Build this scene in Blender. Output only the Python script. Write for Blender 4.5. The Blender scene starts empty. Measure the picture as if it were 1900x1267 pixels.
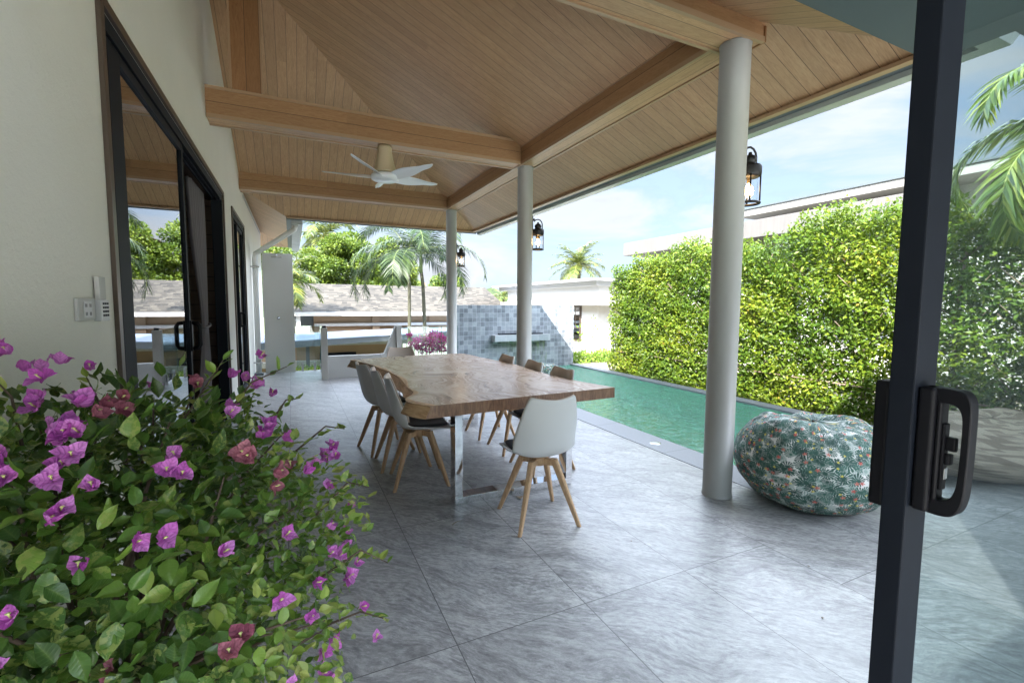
import bpy, bmesh, math, random
import numpy as np
from mathutils import Vector, Matrix

S = bpy.context.scene
COL = S.collection
random.seed(7)
RNG = np.random.default_rng(11)
R = math.radians

# ------------------------------------------------------------------ camera
cam = bpy.data.cameras.new("camera"); cam.lens = 16.21; cam.sensor_width = 36; cam.sensor_fit = 'HORIZONTAL'
cam.clip_start = 0.02; cam.clip_end = 3000
co = bpy.data.objects.new("camera", cam); COL.objects.link(co); S.camera = co
_r = Vector((0.90267293, -0.43028182, 0.00625522)); _u = Vector((0.02854513, 0.0743751, 0.99682171)); _f = Vector((0.42937949, 0.89962542, -0.07941884))
co.matrix_world = Matrix(((_r.x, _u.x, -_f.x, 0), (_r.y, _u.y, -_f.y, 0), (_r.z, _u.z, -_f.z, 1.55), (0, 0, 0, 1)))

# ------------------------------------------------------------------ light
SUN = Vector((1.0, 0.9, -1.25)).normalized()          # direction the light travels
ELEV = math.asin(-SUN.z); AZ = math.atan2(-SUN.x, -SUN.y)
CLOUD = (0.70, 0.74, 0.81)      # brightness of the thin cloud near the horizon; a brighter band added above the view fills the terrace
w = bpy.data.worlds.new("World"); S.world = w; w.use_nodes = True
nt = w.node_tree; nt.nodes.clear()
o = nt.nodes.new('ShaderNodeOutputWorld'); bg = nt.nodes.new('ShaderNodeBackground'); bg.inputs[1].default_value = 0.15
sky = nt.nodes.new('ShaderNodeTexSky'); sky.sky_type = 'NISHITA'; sky.sun_disc = False
sky.sun_elevation = ELEV; sky.sun_rotation = AZ; sky.dust_density = 1.5; sky.air_density = 1.0; sky.ozone_density = 2.0
tc = nt.nodes.new('ShaderNodeTexCoord'); mp = nt.nodes.new('ShaderNodeMapping'); mp.inputs['Scale'].default_value = (1.2, 1.2, 4.0); mp.inputs['Rotation'].default_value = (0, 0.15, 0.6)
no = nt.nodes.new('ShaderNodeTexNoise'); no.inputs['Scale'].default_value = 2.2; no.inputs['Detail'].default_value = 9; no.inputs['Roughness'].default_value = .58; no.inputs['Distortion'].default_value = .5
rp = nt.nodes.new('ShaderNodeValToRGB'); rp.color_ramp.elements[0].position = .40; rp.color_ramp.elements[0].color = (.93, .93, .93, 1); rp.color_ramp.elements[1].position = .66; rp.color_ramp.elements[1].color = (1, 1, 1, 1)
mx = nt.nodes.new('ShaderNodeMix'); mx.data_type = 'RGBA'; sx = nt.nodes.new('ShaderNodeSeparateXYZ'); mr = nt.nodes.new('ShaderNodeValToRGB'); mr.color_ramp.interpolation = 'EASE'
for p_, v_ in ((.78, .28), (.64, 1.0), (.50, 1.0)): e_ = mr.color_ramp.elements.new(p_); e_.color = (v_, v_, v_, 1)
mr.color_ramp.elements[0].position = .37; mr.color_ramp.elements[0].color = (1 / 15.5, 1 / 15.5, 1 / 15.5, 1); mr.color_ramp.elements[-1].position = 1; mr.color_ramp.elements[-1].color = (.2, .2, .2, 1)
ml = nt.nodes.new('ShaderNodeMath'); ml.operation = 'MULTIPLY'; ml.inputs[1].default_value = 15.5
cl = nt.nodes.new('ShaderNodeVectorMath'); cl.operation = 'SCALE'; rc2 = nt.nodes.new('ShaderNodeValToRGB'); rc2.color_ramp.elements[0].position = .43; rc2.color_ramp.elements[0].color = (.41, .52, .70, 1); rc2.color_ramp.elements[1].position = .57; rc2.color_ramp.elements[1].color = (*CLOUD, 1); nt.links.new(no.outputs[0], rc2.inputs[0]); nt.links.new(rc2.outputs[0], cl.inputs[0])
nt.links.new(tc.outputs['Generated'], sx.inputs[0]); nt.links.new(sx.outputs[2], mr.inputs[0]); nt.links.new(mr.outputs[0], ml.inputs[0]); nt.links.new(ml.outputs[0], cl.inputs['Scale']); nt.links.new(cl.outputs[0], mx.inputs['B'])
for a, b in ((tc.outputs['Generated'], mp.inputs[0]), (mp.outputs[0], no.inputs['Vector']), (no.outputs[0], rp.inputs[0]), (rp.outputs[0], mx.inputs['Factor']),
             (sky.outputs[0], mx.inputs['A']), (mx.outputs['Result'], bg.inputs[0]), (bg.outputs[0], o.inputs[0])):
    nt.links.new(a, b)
sl = bpy.data.lights.new("sun", 'SUN'); sl.energy = 2.7; sl.angle = R(.5); sl.color = (1, .95, .86)
so = bpy.data.objects.new("sun", sl); COL.objects.link(so); so.rotation_euler = SUN.to_track_quat('-Z', 'Y').to_euler(); so.location = (-10, -10, 20)
S.view_settings.view_transform = 'Standard'; S.view_settings.look = 'None'; S.view_settings.gamma = 1; S.view_settings.exposure = 3.08
S.render.engine = 'CYCLES'; S.cycles.use_denoising = True; S.cycles.max_bounces = 10; S.cycles.transparent_max_bounces = 24
S.cycles.diffuse_bounces = 5; S.cycles.caustics_reflective = False; S.cycles.caustics_refractive = False; S.cycles.sample_clamp_indirect = 6

# ------------------------------------------------------------------ material helpers
class Mat:
    def __init__(s, name, color=(.5, .5, .5), rough=.5, metal=0, spec=.5, **kw):
        s.m = bpy.data.materials.new(name); s.m.use_nodes = True; s.nt = s.m.node_tree; s.b = s.nt.nodes['Principled BSDF']
        s.out = s.nt.nodes['Material Output']
        s.b.inputs['Base Color'].default_value = (*color, 1); s.b.inputs['Roughness'].default_value = rough
        s.b.inputs['Metallic'].default_value = metal; s.b.inputs['Specular IOR Level'].default_value = spec
        for k, v in kw.items(): s.b.inputs[k.replace('_', ' ')].default_value = v
        s._pos = None
    def n(s, t, **k):
        x = s.nt.nodes.new('ShaderNode' + t)
        for a, v in k.items(): setattr(x, a, v)
        return x
    def put(s, i, v):
        if isinstance(v, bpy.types.NodeSocket): s.nt.links.new(v, i)
        else:
            if hasattr(i.default_value, '__len__') and not hasattr(v, '__len__'): v = (v,) * len(i.default_value)
            if hasattr(i.default_value, '__len__') and len(i.default_value) == 4 and len(v) == 3: v = (*v, 1)
            i.default_value = v
    def pos(s):
        if not s._pos: s._pos = s.n('NewGeometry').outputs['Position']
        return s._pos
    def obj(s): return s.n('TexCoord').outputs['Object']
    def uv(s): return s.n('TexCoord').outputs['UV']
    def xyz(s, v):
        q = s.n('SeparateXYZ'); s.put(q.inputs[0], v); return q.outputs
    def vec(s, x, y, z):
        q = s.n('CombineXYZ'); [s.put(q.inputs[i], v) for i, v in enumerate((x, y, z))]; return q.outputs[0]
    def math(s, op, a, b=0, c=None, clamp=False):
        q = s.n('Math', operation=op, use_clamp=clamp); s.put(q.inputs[0], a); s.put(q.inputs[1], b)
        if c is not None: s.put(q.inputs[2], c)
        return q.outputs[0]
    def noise(s, v, scale=5, detail=4, rough=.5, dist=0):
        q = s.n('TexNoise'); s.put(q.inputs['Vector'], v); q.inputs['Scale'].default_value = scale; q.inputs['Detail'].default_value = detail
        q.inputs['Roughness'].default_value = rough; q.inputs['Distortion'].default_value = dist; return q.outputs[0]
    def white(s, v):
        q = s.n('TexWhiteNoise', noise_dimensions='3D'); s.put(q.inputs['Vector'], v); return q.outputs['Value']
    def mul(s, v, sc):
        q = s.n('VectorMath', operation='MULTIPLY'); s.put(q.inputs[0], v); q.inputs[1].default_value = sc; return q.outputs[0]
    def ramp(s, f, stops, interp='LINEAR'):
        q = s.n('ValToRGB'); cr = q.color_ramp; cr.interpolation = interp
        while len(cr.elements) < len(stops): cr.elements.new(.5)
        for e, (p, c) in zip(cr.elements, stops):
            e.position = p; e.color = (*c, 1) if hasattr(c, '__len__') else (c, c, c, 1)
        s.put(q.inputs[0], f); return q.outputs[0]
    def mix(s, f, a, b, mode='MIX'):
        q = s.n('Mix', data_type='RGBA', blend_type=mode); s.put(q.inputs['Factor'], f); s.put(q.inputs['A'], a); s.put(q.inputs['B'], b); return q.outputs['Result']
    def col(s, v): s.put(s.b.inputs['Base Color'], v)
    def rough(s, v): s.put(s.b.inputs['Roughness'], v)
    def bump(s, h, strength=.3, dist=.01):
        q = s.n('Bump'); q.inputs['Strength'].default_value = strength; q.inputs['Distance'].default_value = dist; s.put(q.inputs['Height'], h)
        s.nt.links.new(q.outputs[0], s.b.inputs['Normal']); return q.outputs[0]
    def attr(s, name): return s.n('Attribute', attribute_name=name).outputs['Fac']

MATS = {}
def plain(name, color, rough=.5, metal=0, spec=.5, bumpy=None, var=0, **kw):
    m = Mat(name, color, rough, metal, spec, **kw)
    if var:
        f = m.noise(m.pos(), 3.1, 6, .6)
        m.col(m.mix(m.math('MULTIPLY', f, 1.0), tuple(c * (1 - var) for c in color), tuple(min(1, c * (1 + var)) for c in color)))
    if bumpy: m.bump(m.noise(m.pos(), bumpy[0], 4), bumpy[1], .004)
    MATS[name] = m.m; return m.m

def wood_boards(name, across, along, w, off=0.0, tint=(1, 1, 1)):
    m = Mat(name, rough=.42, spec=.4); p = m.xyz(m.pos()); a = p['XYZ'.index(across)]; l = p['XYZ'.index(along)]
    o3 = p[({0, 1, 2} - {'XYZ'.index(across), 'XYZ'.index(along)}).pop()]
    u = m.math('DIVIDE', m.math('SUBTRACT', a, off), w); fr = m.math('FRACT', u); idx = m.math('FLOOR', u)
    gro = m.math('LESS_THAN', fr, .038)
    r = m.white(m.vec(idx, 0, 3.7)); l2 = m.math('ADD', l, m.math('MULTIPLY', r, 17.0))
    rows = m.math('FLOOR', m.math('DIVIDE', l2, 2.4)); r2 = m.white(m.vec(idx, rows, 1.1))
    v = m.vec(m.math('MULTIPLY', a, 9.0), m.math('ADD', m.math('MULTIPLY', l2, 1.1), m.math('MULTIPLY', o3, .3)), m.math('MULTIPLY', r2, 9))
    g = m.noise(v, 5.0, 5, .6, 1.6)
    g2 = m.noise(m.vec(m.math('MULTIPLY', a, 60), m.math('MULTIPLY', l2, 9), 0), 3.0, 3, .6)
    c = m.ramp(g, [(.3, (.40, .215, .105)), (.5, (.55, .325, .17)), (.72, (.66, .42, .24))])
    c = m.mix(.35, c, m.mix(g2, (.32, .18, .09), (.84, .60, .39)))
    c = m.mix(m.math('MULTIPLY', r2, .30), c, (.30, .185, .105))
    c = m.mix(1.0, c, tint, 'MULTIPLY')
    c = m.mix(m.math('MULTIPLY', gro, .82), c, (.07, .04, .025))
    m.col(c); m.bump(m.math('SUBTRACT', m.math('MULTIPLY', g2, .25), m.math('MULTIPLY', gro, 1.0)), .5, .006)
    MATS[name] = m.m; return m.m

def grid_tiles(name, ax, size, grout, c0, c1, cg, off=(0, 0), rough=.4):
    m = Mat(name, rough=rough); p = m.xyz(m.pos()); a = p['XYZ'.index(ax[0])]; b = p['XYZ'.index(ax[1])]
    u = m.math('DIVIDE', m.math('SUBTRACT', a, off[0]), size[0]); v = m.math('DIVIDE', m.math('SUBTRACT', b, off[1]), size[1])
    gu = m.math('LESS_THAN', m.math('FRACT', u), grout); gv = m.math('LESS_THAN', m.math('FRACT', v), grout); g = m.math('MAXIMUM', gu, gv)
    r = m.white(m.vec(m.math('FLOOR', u), m.math('FLOOR', v), 2))
    n = m.noise(m.pos(), 9, 6, .62, .6)
    f = m.math('ADD', m.math('MULTIPLY', r, .62), m.math('MULTIPLY', m.math('SUBTRACT', n, .3), .8))
    m.col(m.mix(g, m.mix(f, c0, c1), cg)); m.bump(m.math('SUBTRACT', m.math('MULTIPLY', n, .4), g), .4, .005)
    MATS[name] = m.m; return m.m

# ------------------------------------------------------------------ mesh helpers
class MB:
    def __init__(s): s.v = []; s.f = []; s.sm = []; s.uv = None
    def add(s, vs, fs, smooth=False):
        o = len(s.v); s.v += [tuple(x) for x in vs]; s.f += [tuple(i + o for i in f) for f in fs]; s.sm += [smooth] * len(fs); return s
    def box(s, x0, x1, y0, y1, z0, z1, mat=None):
        vs = [(x, y, z) for z in (z0, z1) for y in (y0, y1) for x in (x0, x1)]
        if mat: vs = [mat @ Vector(v) for v in vs]
        return s.add(vs, [(0, 2, 3, 1), (4, 5, 7, 6), (0, 1, 5, 4), (1, 3, 7, 5), (3, 2, 6, 7), (2, 0, 4, 6)])
    def cbox(s, x0, x1, y0, y1, z0, z1, b=.004, mat=None):      # chamfered box
        vs = []; c = ((x0 + x1) / 2, (y0 + y1) / 2, (z0 + z1) / 2)
        bm = bmesh.new(); bmesh.ops.create_cube(bm, size=1, matrix=Matrix.Translation(c) @ Matrix.Diagonal((x1 - x0, y1 - y0, z1 - z0, 1)))
        bmesh.ops.bevel(bm, geom=bm.edges[:], offset=b, segments=2, affect='EDGES', profile=.6)
        if mat: bm.transform(mat)
        bm.verts.index_update(); vs = [v.co.copy() for v in bm.verts]; fs = [[v.index for v in f.verts] for f in bm.faces]; bm.free()
        return s.add(vs, fs)
    def tube(s, pts, rad, n=10, cap=True, smooth=True, closed=False):
        pts = [Vector(p) for p in pts]; k = len(pts); rads = rad if hasattr(rad, '__len__') else [rad] * k
        vs = []; fs = []; prev = None
        for i, p in enumerate(pts):
            if closed: t = (pts[(i + 1) % k] - pts[i - 1]).normalized()
            else: t = (pts[min(i + 1, k - 1)] - pts[max(i - 1, 0)]).normalized()
            if prev is None: a = t.orthogonal().normalized()
            else: a = (prev - t * prev.dot(t)).normalized()
            prev = a; b = t.cross(a)
            for j in range(n):
                th = 2 * math.pi * j / n; vs.append(p + (a * math.cos(th) + b * math.sin(th)) * rads[i])
        for i in range(k if closed else k - 1):
            for j in range(n):
                i2 = (i + 1) % k; fs.append((i * n + j, i * n + (j + 1) % n, i2 * n + (j + 1) % n, i2 * n + j))
        s.add(vs, fs, smooth)
        if cap and not closed:
            o = len(s.v) - len(vs); s.f += [tuple(o + j for j in reversed(range(n))), tuple(o + (k - 1) * n + j for j in range(n))]; s.sm += [False, False]
        return s
    def lathe(s, prof, c=(0, 0, 0), n=32, smooth=True, mat=None):
        vs = []; k = len(prof)
        for r, z in prof:
            for j in range(n):
                th = 2 * math.pi * j / n; v = Vector((c[0] + r * math.cos(th), c[1] + r * math.sin(th), c[2] + z)); vs.append(mat @ v if mat else v)
        fs = [(i * n + j, i * n + (j + 1) % n, (i + 1) * n + (j + 1) % n, (i + 1) * n + j) for i in range(k - 1) for j in range(n)]
        return s.add(vs, fs, smooth)
    def prism(s, poly, z0, z1):
        k = len(poly); vs = [(x, y, z0) for x, y in poly] + [(x, y, z1) for x, y in poly]
        return s.add(vs, [tuple(reversed(range(k))), tuple(range(k, 2 * k))] + [(i, (i + 1) % k, k + (i + 1) % k, k + i) for i in range(k)])
    def build(s, name, mat, parent=None, recalc=False, sub=0, bevel=0, thick=0):
        me = bpy.data.meshes.new(name); base = wloc(parent)
        me.from_pydata([(v[0] - base[0], v[1] - base[1], v[2] - base[2]) for v in s.v], [], s.f)
        me.polygons.foreach_set('use_smooth', s.sm)
        mats = mat if isinstance(mat, (list, tuple)) else [mat]
        for q in mats: me.materials.append(q)
        if recalc:
            bm = bmesh.new(); bm.from_mesh(me); bmesh.ops.recalc_face_normals(bm, faces=bm.faces); bm.to_mesh(me); bm.free()
        ob = bpy.data.objects.new(name, me); COL.objects.link(ob)
        if parent: ob.parent = parent
        if thick: md = ob.modifiers.new('s', 'SOLIDIFY'); md.thickness = thick; md.offset = 0
        if bevel: md = ob.modifiers.new('b', 'BEVEL'); md.width = bevel; md.segments = 2; md.limit_method = 'ANGLE'
        if sub: md = ob.modifiers.new('u', 'SUBSURF'); md.levels = sub; md.render_levels = sub
        return ob
def wloc(p):
    l = Vector((0, 0, 0))
    while p: l += p.location; p = p.parent
    return l
def tag(o, label=None, cat=None, group=None, kind=None):
    for k, v in (('label', label), ('category', cat), ('group', group), ('kind', kind)):
        if v: o[k] = v
    return o
def thing(name, loc, label, cat, group=None):
    e = bpy.data.objects.new(name, None); e.empty_display_size = .1; COL.objects.link(e); e.location = loc; return tag(e, label, cat, group)
def copy_thing(root):
    r = root.copy(); COL.objects.link(r)
    for c in root.children:
        d = c.copy(); COL.objects.link(d); d.parent = r
        for g in c.children:
            h = g.copy(); COL.objects.link(h); h.parent = d
    return r

def leaf_mesh(name, P, D, N, L, W, mat, parent, rnd=None, template='fold'):
    """many small folded leaves: P base points, D directions, N normals, L lengths, W widths (numpy)"""
    D = D / np.linalg.norm(D, axis=1, keepdims=True)
    Sd = np.cross(D, N); Sd /= np.linalg.norm(Sd, axis=1, keepdims=True) + 1e-9; U = np.cross(Sd, D)
    n = len(P); L = L[:, None]; W = W[:, None]
    if template == 'fold':
        pts = [P, P + D * L * .45 + Sd * W * .5 + U * W * .16, P + D * L, P + D * L * .45 - Sd * W * .5 + U * W * .16]
        loc = [(0, 1, 2), (0, 2, 3)]
    elif template == 'strip':      # narrow drooping strip
        dn = np.array([0, 0, -1.0])
        pts = [P - Sd * W * .35, P + Sd * W * .35, P + D * L * .5 + Sd * W * .5, P + D * L * .5 - Sd * W * .5, P + D * L * .93 + dn * L * .18]
        loc = [(0, 1, 2, 3), (3, 2, 4)]
    else:                          # detailed ovate leaf, folded along the midrib with a bent tip
        if template == 'bract': st = [(0, .12), (.14, .36), (.32, .50), (.52, .50), (.70, .40), (.86, .22), (1, .01)]
        else: st = [(0, .03), (.10, .24), (.26, .45), (.44, .50), (.62, .42), (.78, .26), (.90, .11), (1, .01)]
        pts = []; bend = RNG.uniform(-.30, .34, (n, 1)); fold = RNG.uniform(.05, .55, (n, 1)); tw = RNG.uniform(-.35, .35, (n, 1)); wv = RNG.uniform(0, 6.28, (n, 1)); amp = .10 if template == 'bract' else .035
        for t, ww in st:
            c = P + D * L * (t - .12 * bend * t * t) - U * L * bend * t * t
            for q in (-1, -.5, 0, .5, 1):
                hgt = W * ww * (fold * abs(q) ** 1.5 + tw * q * t) + L * amp * abs(q) * np.sin(wv + t * 9 + q * 2)
                pts.append(c + Sd * W * ww * q + U * hgt)
        loc = [(r_ * 5 + j, r_ * 5 + j + 1, r_ * 5 + j + 6, r_ * 5 + j + 5) for r_ in range(len(st) - 1) for j in range(4)]
    k = len(pts); V = np.stack(pts, axis=1).reshape(-1, 3) - np.array(wloc(parent))
    F = []; tot = np.concatenate([np.array(f) for f in loc]); lt = np.array([len(f) for f in loc])
    loops = (tot[None, :] + (np.arange(n) * k)[:, None]).ravel(); cnt = np.tile(lt, n); st_ = np.concatenate([[0], np.cumsum(cnt)[:-1]])
    me = bpy.data.meshes.new(name); me.vertices.add(len(V)); me.vertices.foreach_set('co', V.astype(np.float32).ravel())
    me.loops.add(len(loops)); me.loops.foreach_set('vertex_index', loops.astype(np.int32))
    me.polygons.add(len(cnt)); me.polygons.foreach_set('loop_start', st_.astype(np.int32)); me.polygons.foreach_set('loop_total', cnt.astype(np.int32))
    if template in ('ovate', 'bract'): me.polygons.foreach_set('use_smooth', np.ones(len(cnt), dtype=bool))
    me.update(calc_edges=True)
    r = RNG.random(n) if rnd is None else rnd
    at = me.attributes.new('rnd', 'FLOAT', 'POINT'); at.data.foreach_set('value', np.repeat(r, k).astype(np.float32))
    if template in ('ovate', 'bract'):
        mid = np.tile(np.array([0, .35, 1, .35, 0] * (k // 5)), n); a2 = me.attributes.new('mid', 'FLOAT', 'POINT'); a2.data.foreach_set('value', mid.astype(np.float32))
        a3 = me.attributes.new('along', 'FLOAT', 'POINT'); a3.data.foreach_set('value', np.tile(np.repeat(np.array([q_[0] for q_ in st]), 5), n).astype(np.float32))
        a4 = me.attributes.new('across', 'FLOAT', 'POINT'); a4.data.foreach_set('value', np.tile(np.array([1, .5, 0, .5, 1.0] * len(st)), n).astype(np.float32))
    me.materials.append(mat); ob = bpy.data.objects.new(name, me); COL.objects.link(ob)
    if parent: ob.parent = parent
    return ob

def leafmat(name, stops, rough=.45, trans=.35, mottled=0, spec=.4, tcol=(.30, .42, .04)):
    m = Mat(name, rough=rough, spec=spec); r = m.attr('rnd'); c = m.ramp(r, stops)
    if mottled:
        nz = m.noise(m.pos(), 90, 3, .6); f = m.math('MULTIPLY', m.math('GREATER_THAN', r, 1 - mottled), m.math('GREATER_THAN', nz, .5))
        c = m.mix(m.math('MULTIPLY', f, .8), c, (.42, .50, .12))
    c2 = c
    m.col(c2)
    t = m.n('BsdfTranslucent'); m.put(t.inputs[0], m.mix(.4, c2, tcol, 'MIX')); ms = m.n('MixShader'); ms.inputs[0].default_value = trans
    m.nt.links.new(m.b.outputs[0], ms.inputs[1]); m.nt.links.new(t.outputs[0], ms.inputs[2]); m.nt.links.new(ms.outputs[0], m.out.inputs[0])
    MATS[name] = m.m; return m.m

# ------------------------------------------------------------------ materials
def plaster(name, col, s=1.0):
    m = Mat(name, rough=.75, spec=.25); n = m.noise(m.pos(), 2.0, 5, .6); f = m.noise(m.pos(), 160, 3, .7)
    m.col(m.mix(n, tuple(c * .94 for c in col), tuple(min(1, c * 1.04) for c in col))); m.bump(m.math('ADD', f, m.math('MULTIPLY', m.noise(m.pos(), 45, 4, .6), 1.5)), .4 * s, .003); return m.m
WALL = plaster('wall_plaster', (.80, .785, .725), 1.8)
WHITE = plaster('white_render', (.56, .555, .54)); BEIGE = plaster('beige_render', (.40, .28, .18)); GREYR = plaster('grey_render', (.56, .55, .52))
COLM = plain('column_paint', (.35, .34, .32), .42, spec=.5)
WDX = wood_boards('boards_down_east', 'Y', 'X', .127, .02)      # boards run along X, seams every .127 in Y
WDY = wood_boards('boards_down_north', 'X', 'Y', .127, .03)
BMX = wood_boards('beam_boards_x', 'Z', 'X', .155, 3.54, (.70, .64, .57)); BMY = wood_boards('beam_boards_y', 'Z', 'Y', .155, 3.54, (.70, .64, .57))
BBX = wood_boards('beam_soffit_x', 'Y', 'X', .12, .05); BBY = wood_boards('beam_soffit_y', 'X', 'Y', .12, .055)
BMZ = wood_boards('post_boards', 'X', 'Z', .14, -.52, (.62, .52, .42))
TRIM = plain('timber_trim', (.42, .28, .17), .4, var=.12); TRIMY = TRIM
GUT = plain('gutter_metal', (.42, .45, .42), .35, spec=.5); GUTD = plain('fascia_dark', (.10, .12, .13), .5)
BRONZE = plain('bronze_frame', (.10, .075, .06), .35, .4); BLACKF = plain('black_frame', (.006, .0085, .014), .6, spec=.2)
BLACKP = plain('black_handle', (.006, .006, .008), .5, spec=.18)
CHROME = plain('chrome', (.82, .82, .83), .06, 1); STEEL = plain('steel', (.55, .55, .55), .25, 1)
CHAIRW = plain('chair_shell', (.72, .72, .72), .32, spec=.5); CUSH = plain('chair_cushion', (.035, .037, .045), .45, spec=.4, bumpy=(220, .25))
TAUPE = plain('chair_shell_inside', (.62, .52, .44), .38, spec=.45)
m = Mat('chair_leg_wood', rough=.45); q = m.xyz(m.obj()); g = m.noise(m.vec(m.math('MULTIPLY', q[0], 60), m.math('MULTIPLY', q[1], 60), m.math('MULTIPLY', q[2], 5)), 1.5, 4, .6, .8)
m.col(m.ramp(g, [(.3, (.42, .25, .13)), (.7, (.58, .38, .22))])); LEGW = m.m
def glassmat(name, tint=(1, 1, 1), refl=.0, rough=0.0):
    m = Mat(name); t = m.n('BsdfTransparent'); t.inputs[0].default_value = (*tint, 1); g = m.n('BsdfGlossy'); g.inputs['Roughness'].default_value = rough
    f = m.n('LayerWeight'); f.inputs['Blend'].default_value = .5; fac = m.math('ADD', m.math('MULTIPLY', m.math('POWER', f.outputs['Facing'], 4.5), .95), .04 + refl, clamp=True)
    x = m.n('MixShader'); m.put(x.inputs[0], fac); m.nt.links.new(t.outputs[0], x.inputs[1]); m.nt.links.new(g.outputs[0], x.inputs[2]); m.nt.links.new(x.outputs[0], m.out.inputs[0]); return m.m
GLASS = glassmat('clear_glass', (.84, .91, .90), .0); GLASSW = glassmat('tinted_window_glass', (.5, .55, .55), .30); GLASSR = glassmat('railing_glass', (.82, .90, .90), .03)
GEDGE = plain('glass_edge', (.05, .16, .14), .15)
DARKR = plain('room_dark', (.10, .085, .075), .7); 
m = Mat('room_wood', rough=.5); p = m.xyz(m.pos()); u = m.math('FRACT', m.math('DIVIDE', p[2], .19)); m.col(m.mix(m.math('LESS_THAN', u, .05), m.mix(m.noise(m.pos(), 6, 4), (.09, .055, .035), (.17, .11, .075)), (.02, .015, .01))); ROOMW = m.m
CURT = plain('curtain_cloth', (.16, .145, .16), .85, bumpy=(300, .3))

# floor: slate tiles with flowing pale veins
m = Mat('slate_floor_tiles', rough=.3, spec=.5); p = m.xyz(m.pos())
u = m.math('DIVIDE', m.math('SUBTRACT', p[0], 1.34), .70); sh = m.math('MULTIPLY', m.math('GREATER_THAN', u, 2.0), .75)
v = m.math('DIVIDE', m.math('SUBTRACT', m.math('SUBTRACT', p[1], 1.9), sh), 1.22)
gu = m.math('LESS_THAN', m.math('FRACT', m.math('ADD', u, .0035)), .007); gv = m.math('LESS_THAN', m.math('FRACT', m.math('ADD', v, .002)), .004); gr = m.math('MAXIMUM', gu, gv)
tr = m.white(m.vec(m.math('FLOOR', u), m.math('FLOOR', v), 4.4))
wob = m.noise(m.pos(), 1.5, 2, .5)
a = m.math('SUBTRACT', m.math('MULTIPLY', p[0], .72), m.math('MULTIPLY', p[1], .69)); b = m.math('ADD', m.math('MULTIPLY', p[0], .69), m.math('MULTIPLY', p[1], .72))
bw = m.math('ADD', b, m.math('MULTIPLY', wob, .38)); tz = m.math('MULTIPLY', tr, 30)
def vein(sa, sb, dt, w_, off, ds=.35):
    n_ = m.noise(m.vec(m.math('MULTIPLY', a, sa), m.math('MULTIPLY', bw, sb), m.math('ADD', tz, off)), 1.0, dt, .6, ds)
    r_ = m.math('ABSOLUTE', m.math('SUBTRACT', n_, .5)); return m.math('SUBTRACT', 1.0, m.math('DIVIDE', r_, w_), clamp=True), n_
v1, n1 = vein(2.2, 9.0, 9, .03, 0, .15); v2, n2 = vein(7, 34.0, 9, .05, 5.0, .2); v3, n4 = vein(16, 52, 8, .07, 11.0, .2)
n5 = m.noise(m.vec(m.math('MULTIPLY', a, 22), m.math('MULTIPLY', bw, 60), tz), 1.0, 6, .75)
msk = m.noise(m.vec(m.math('MULTIPLY', a, 1.2), m.math('MULTIPLY', bw, 3.4), m.math('ADD', tz, 3.0)), 1.2, 4, .6, .3)
mk = m.ramp(msk, [(.40, 0), (.60, 1)]); n3 = m.noise(m.pos(), 170, 3, .7)
f = m.math('ADD', m.math('MULTIPLY', n1, .36), m.math('ADD', m.math('MULTIPLY', n2, .28), m.math('ADD', m.math('MULTIPLY', n4, .22), m.math('ADD', m.math('MULTIPLY', n3, .14), m.math('MULTIPLY', m.math('SUBTRACT', n5, .5), .35)))))
c = m.ramp(f, [(.36, (.115, .114, .116)), (.47, (.215, .213, .213)), (.54, (.315, .312, .308)), (.64, (.48, .475, .465))])
vv = m.math('MAXIMUM', m.math('MULTIPLY', v1, .55), m.math('MAXIMUM', m.math('MULTIPLY', v2, .6), m.math('MULTIPLY', v3, .35)))
brk = m.ramp(n5, [(.42, .15), (.58, 1)])
c = m.mix(m.math('MULTIPLY', m.math('MULTIPLY', m.math('MULTIPLY', vv, brk), m.math('ADD', .35, m.math('MULTIPLY', mk, .65))), 1.0), c, (.60, .60, .60))
c = m.mix(m.math('MULTIPLY', tr, .22), c, (.13, .13, .14)); m.col(m.mix(gr, c, (.085, .085, .085)))
m.rough(m.math('ADD', .27, m.math('MULTIPLY', n2, .22))); m.bump(m.math('SUBTRACT', m.math('MULTIPLY', f, .35), gr), .28, .004)
FLOOR = m.m
m = Mat('coping_stone', rough=.5); nn = m.noise(m.pos(), 60, 4, .7); p = m.xyz(m.pos()); g = m.math('LESS_THAN', m.math('FRACT', m.math('DIVIDE', p[1], 1.2)), .005)
m.col(m.mix(g, m.mix(nn, (.12, .125, .14), (.24, .25, .27)), (.04, .04, .04))); m.bump(nn, .2, .003); COPING = m.m
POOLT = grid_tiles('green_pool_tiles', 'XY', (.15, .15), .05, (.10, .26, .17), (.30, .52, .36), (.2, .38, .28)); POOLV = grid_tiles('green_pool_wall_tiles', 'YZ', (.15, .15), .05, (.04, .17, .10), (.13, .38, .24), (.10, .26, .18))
FTILE = grid_tiles('blue_grey_wall_tiles', 'XZ', (.11, .11), .045, (.10, .115, .14), (.40, .43, .47), (.46, .49, .53), (3.5, -.2), .5)
m = Mat('pool_water'); tb = m.n('BsdfTransparent'); tb.inputs[0].default_value = (.60, .90, .72, 1); gl = m.n('BsdfGlossy'); gl.inputs['Roughness'].default_value = .02
fr = m.n('Fresnel'); fr.inputs['IOR'].default_value = 1.36; bb = m.n('Bump'); bb.inputs['Strength'].default_value = .85; bb.inputs['Distance'].default_value = .10
m.put(bb.inputs['Height'], m.math('ADD', m.noise(m.mul(m.pos(), (1, 1.5, 1)), 5.5, 4, .55, .7), m.math('MULTIPLY', m.noise(m.pos(), 16, 3, .5, .5), .3)))
m.nt.links.new(bb.outputs[0], fr.inputs['Normal']); m.nt.links.new(bb.outputs[0], gl.inputs['Normal']); x = m.n('MixShader')
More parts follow.
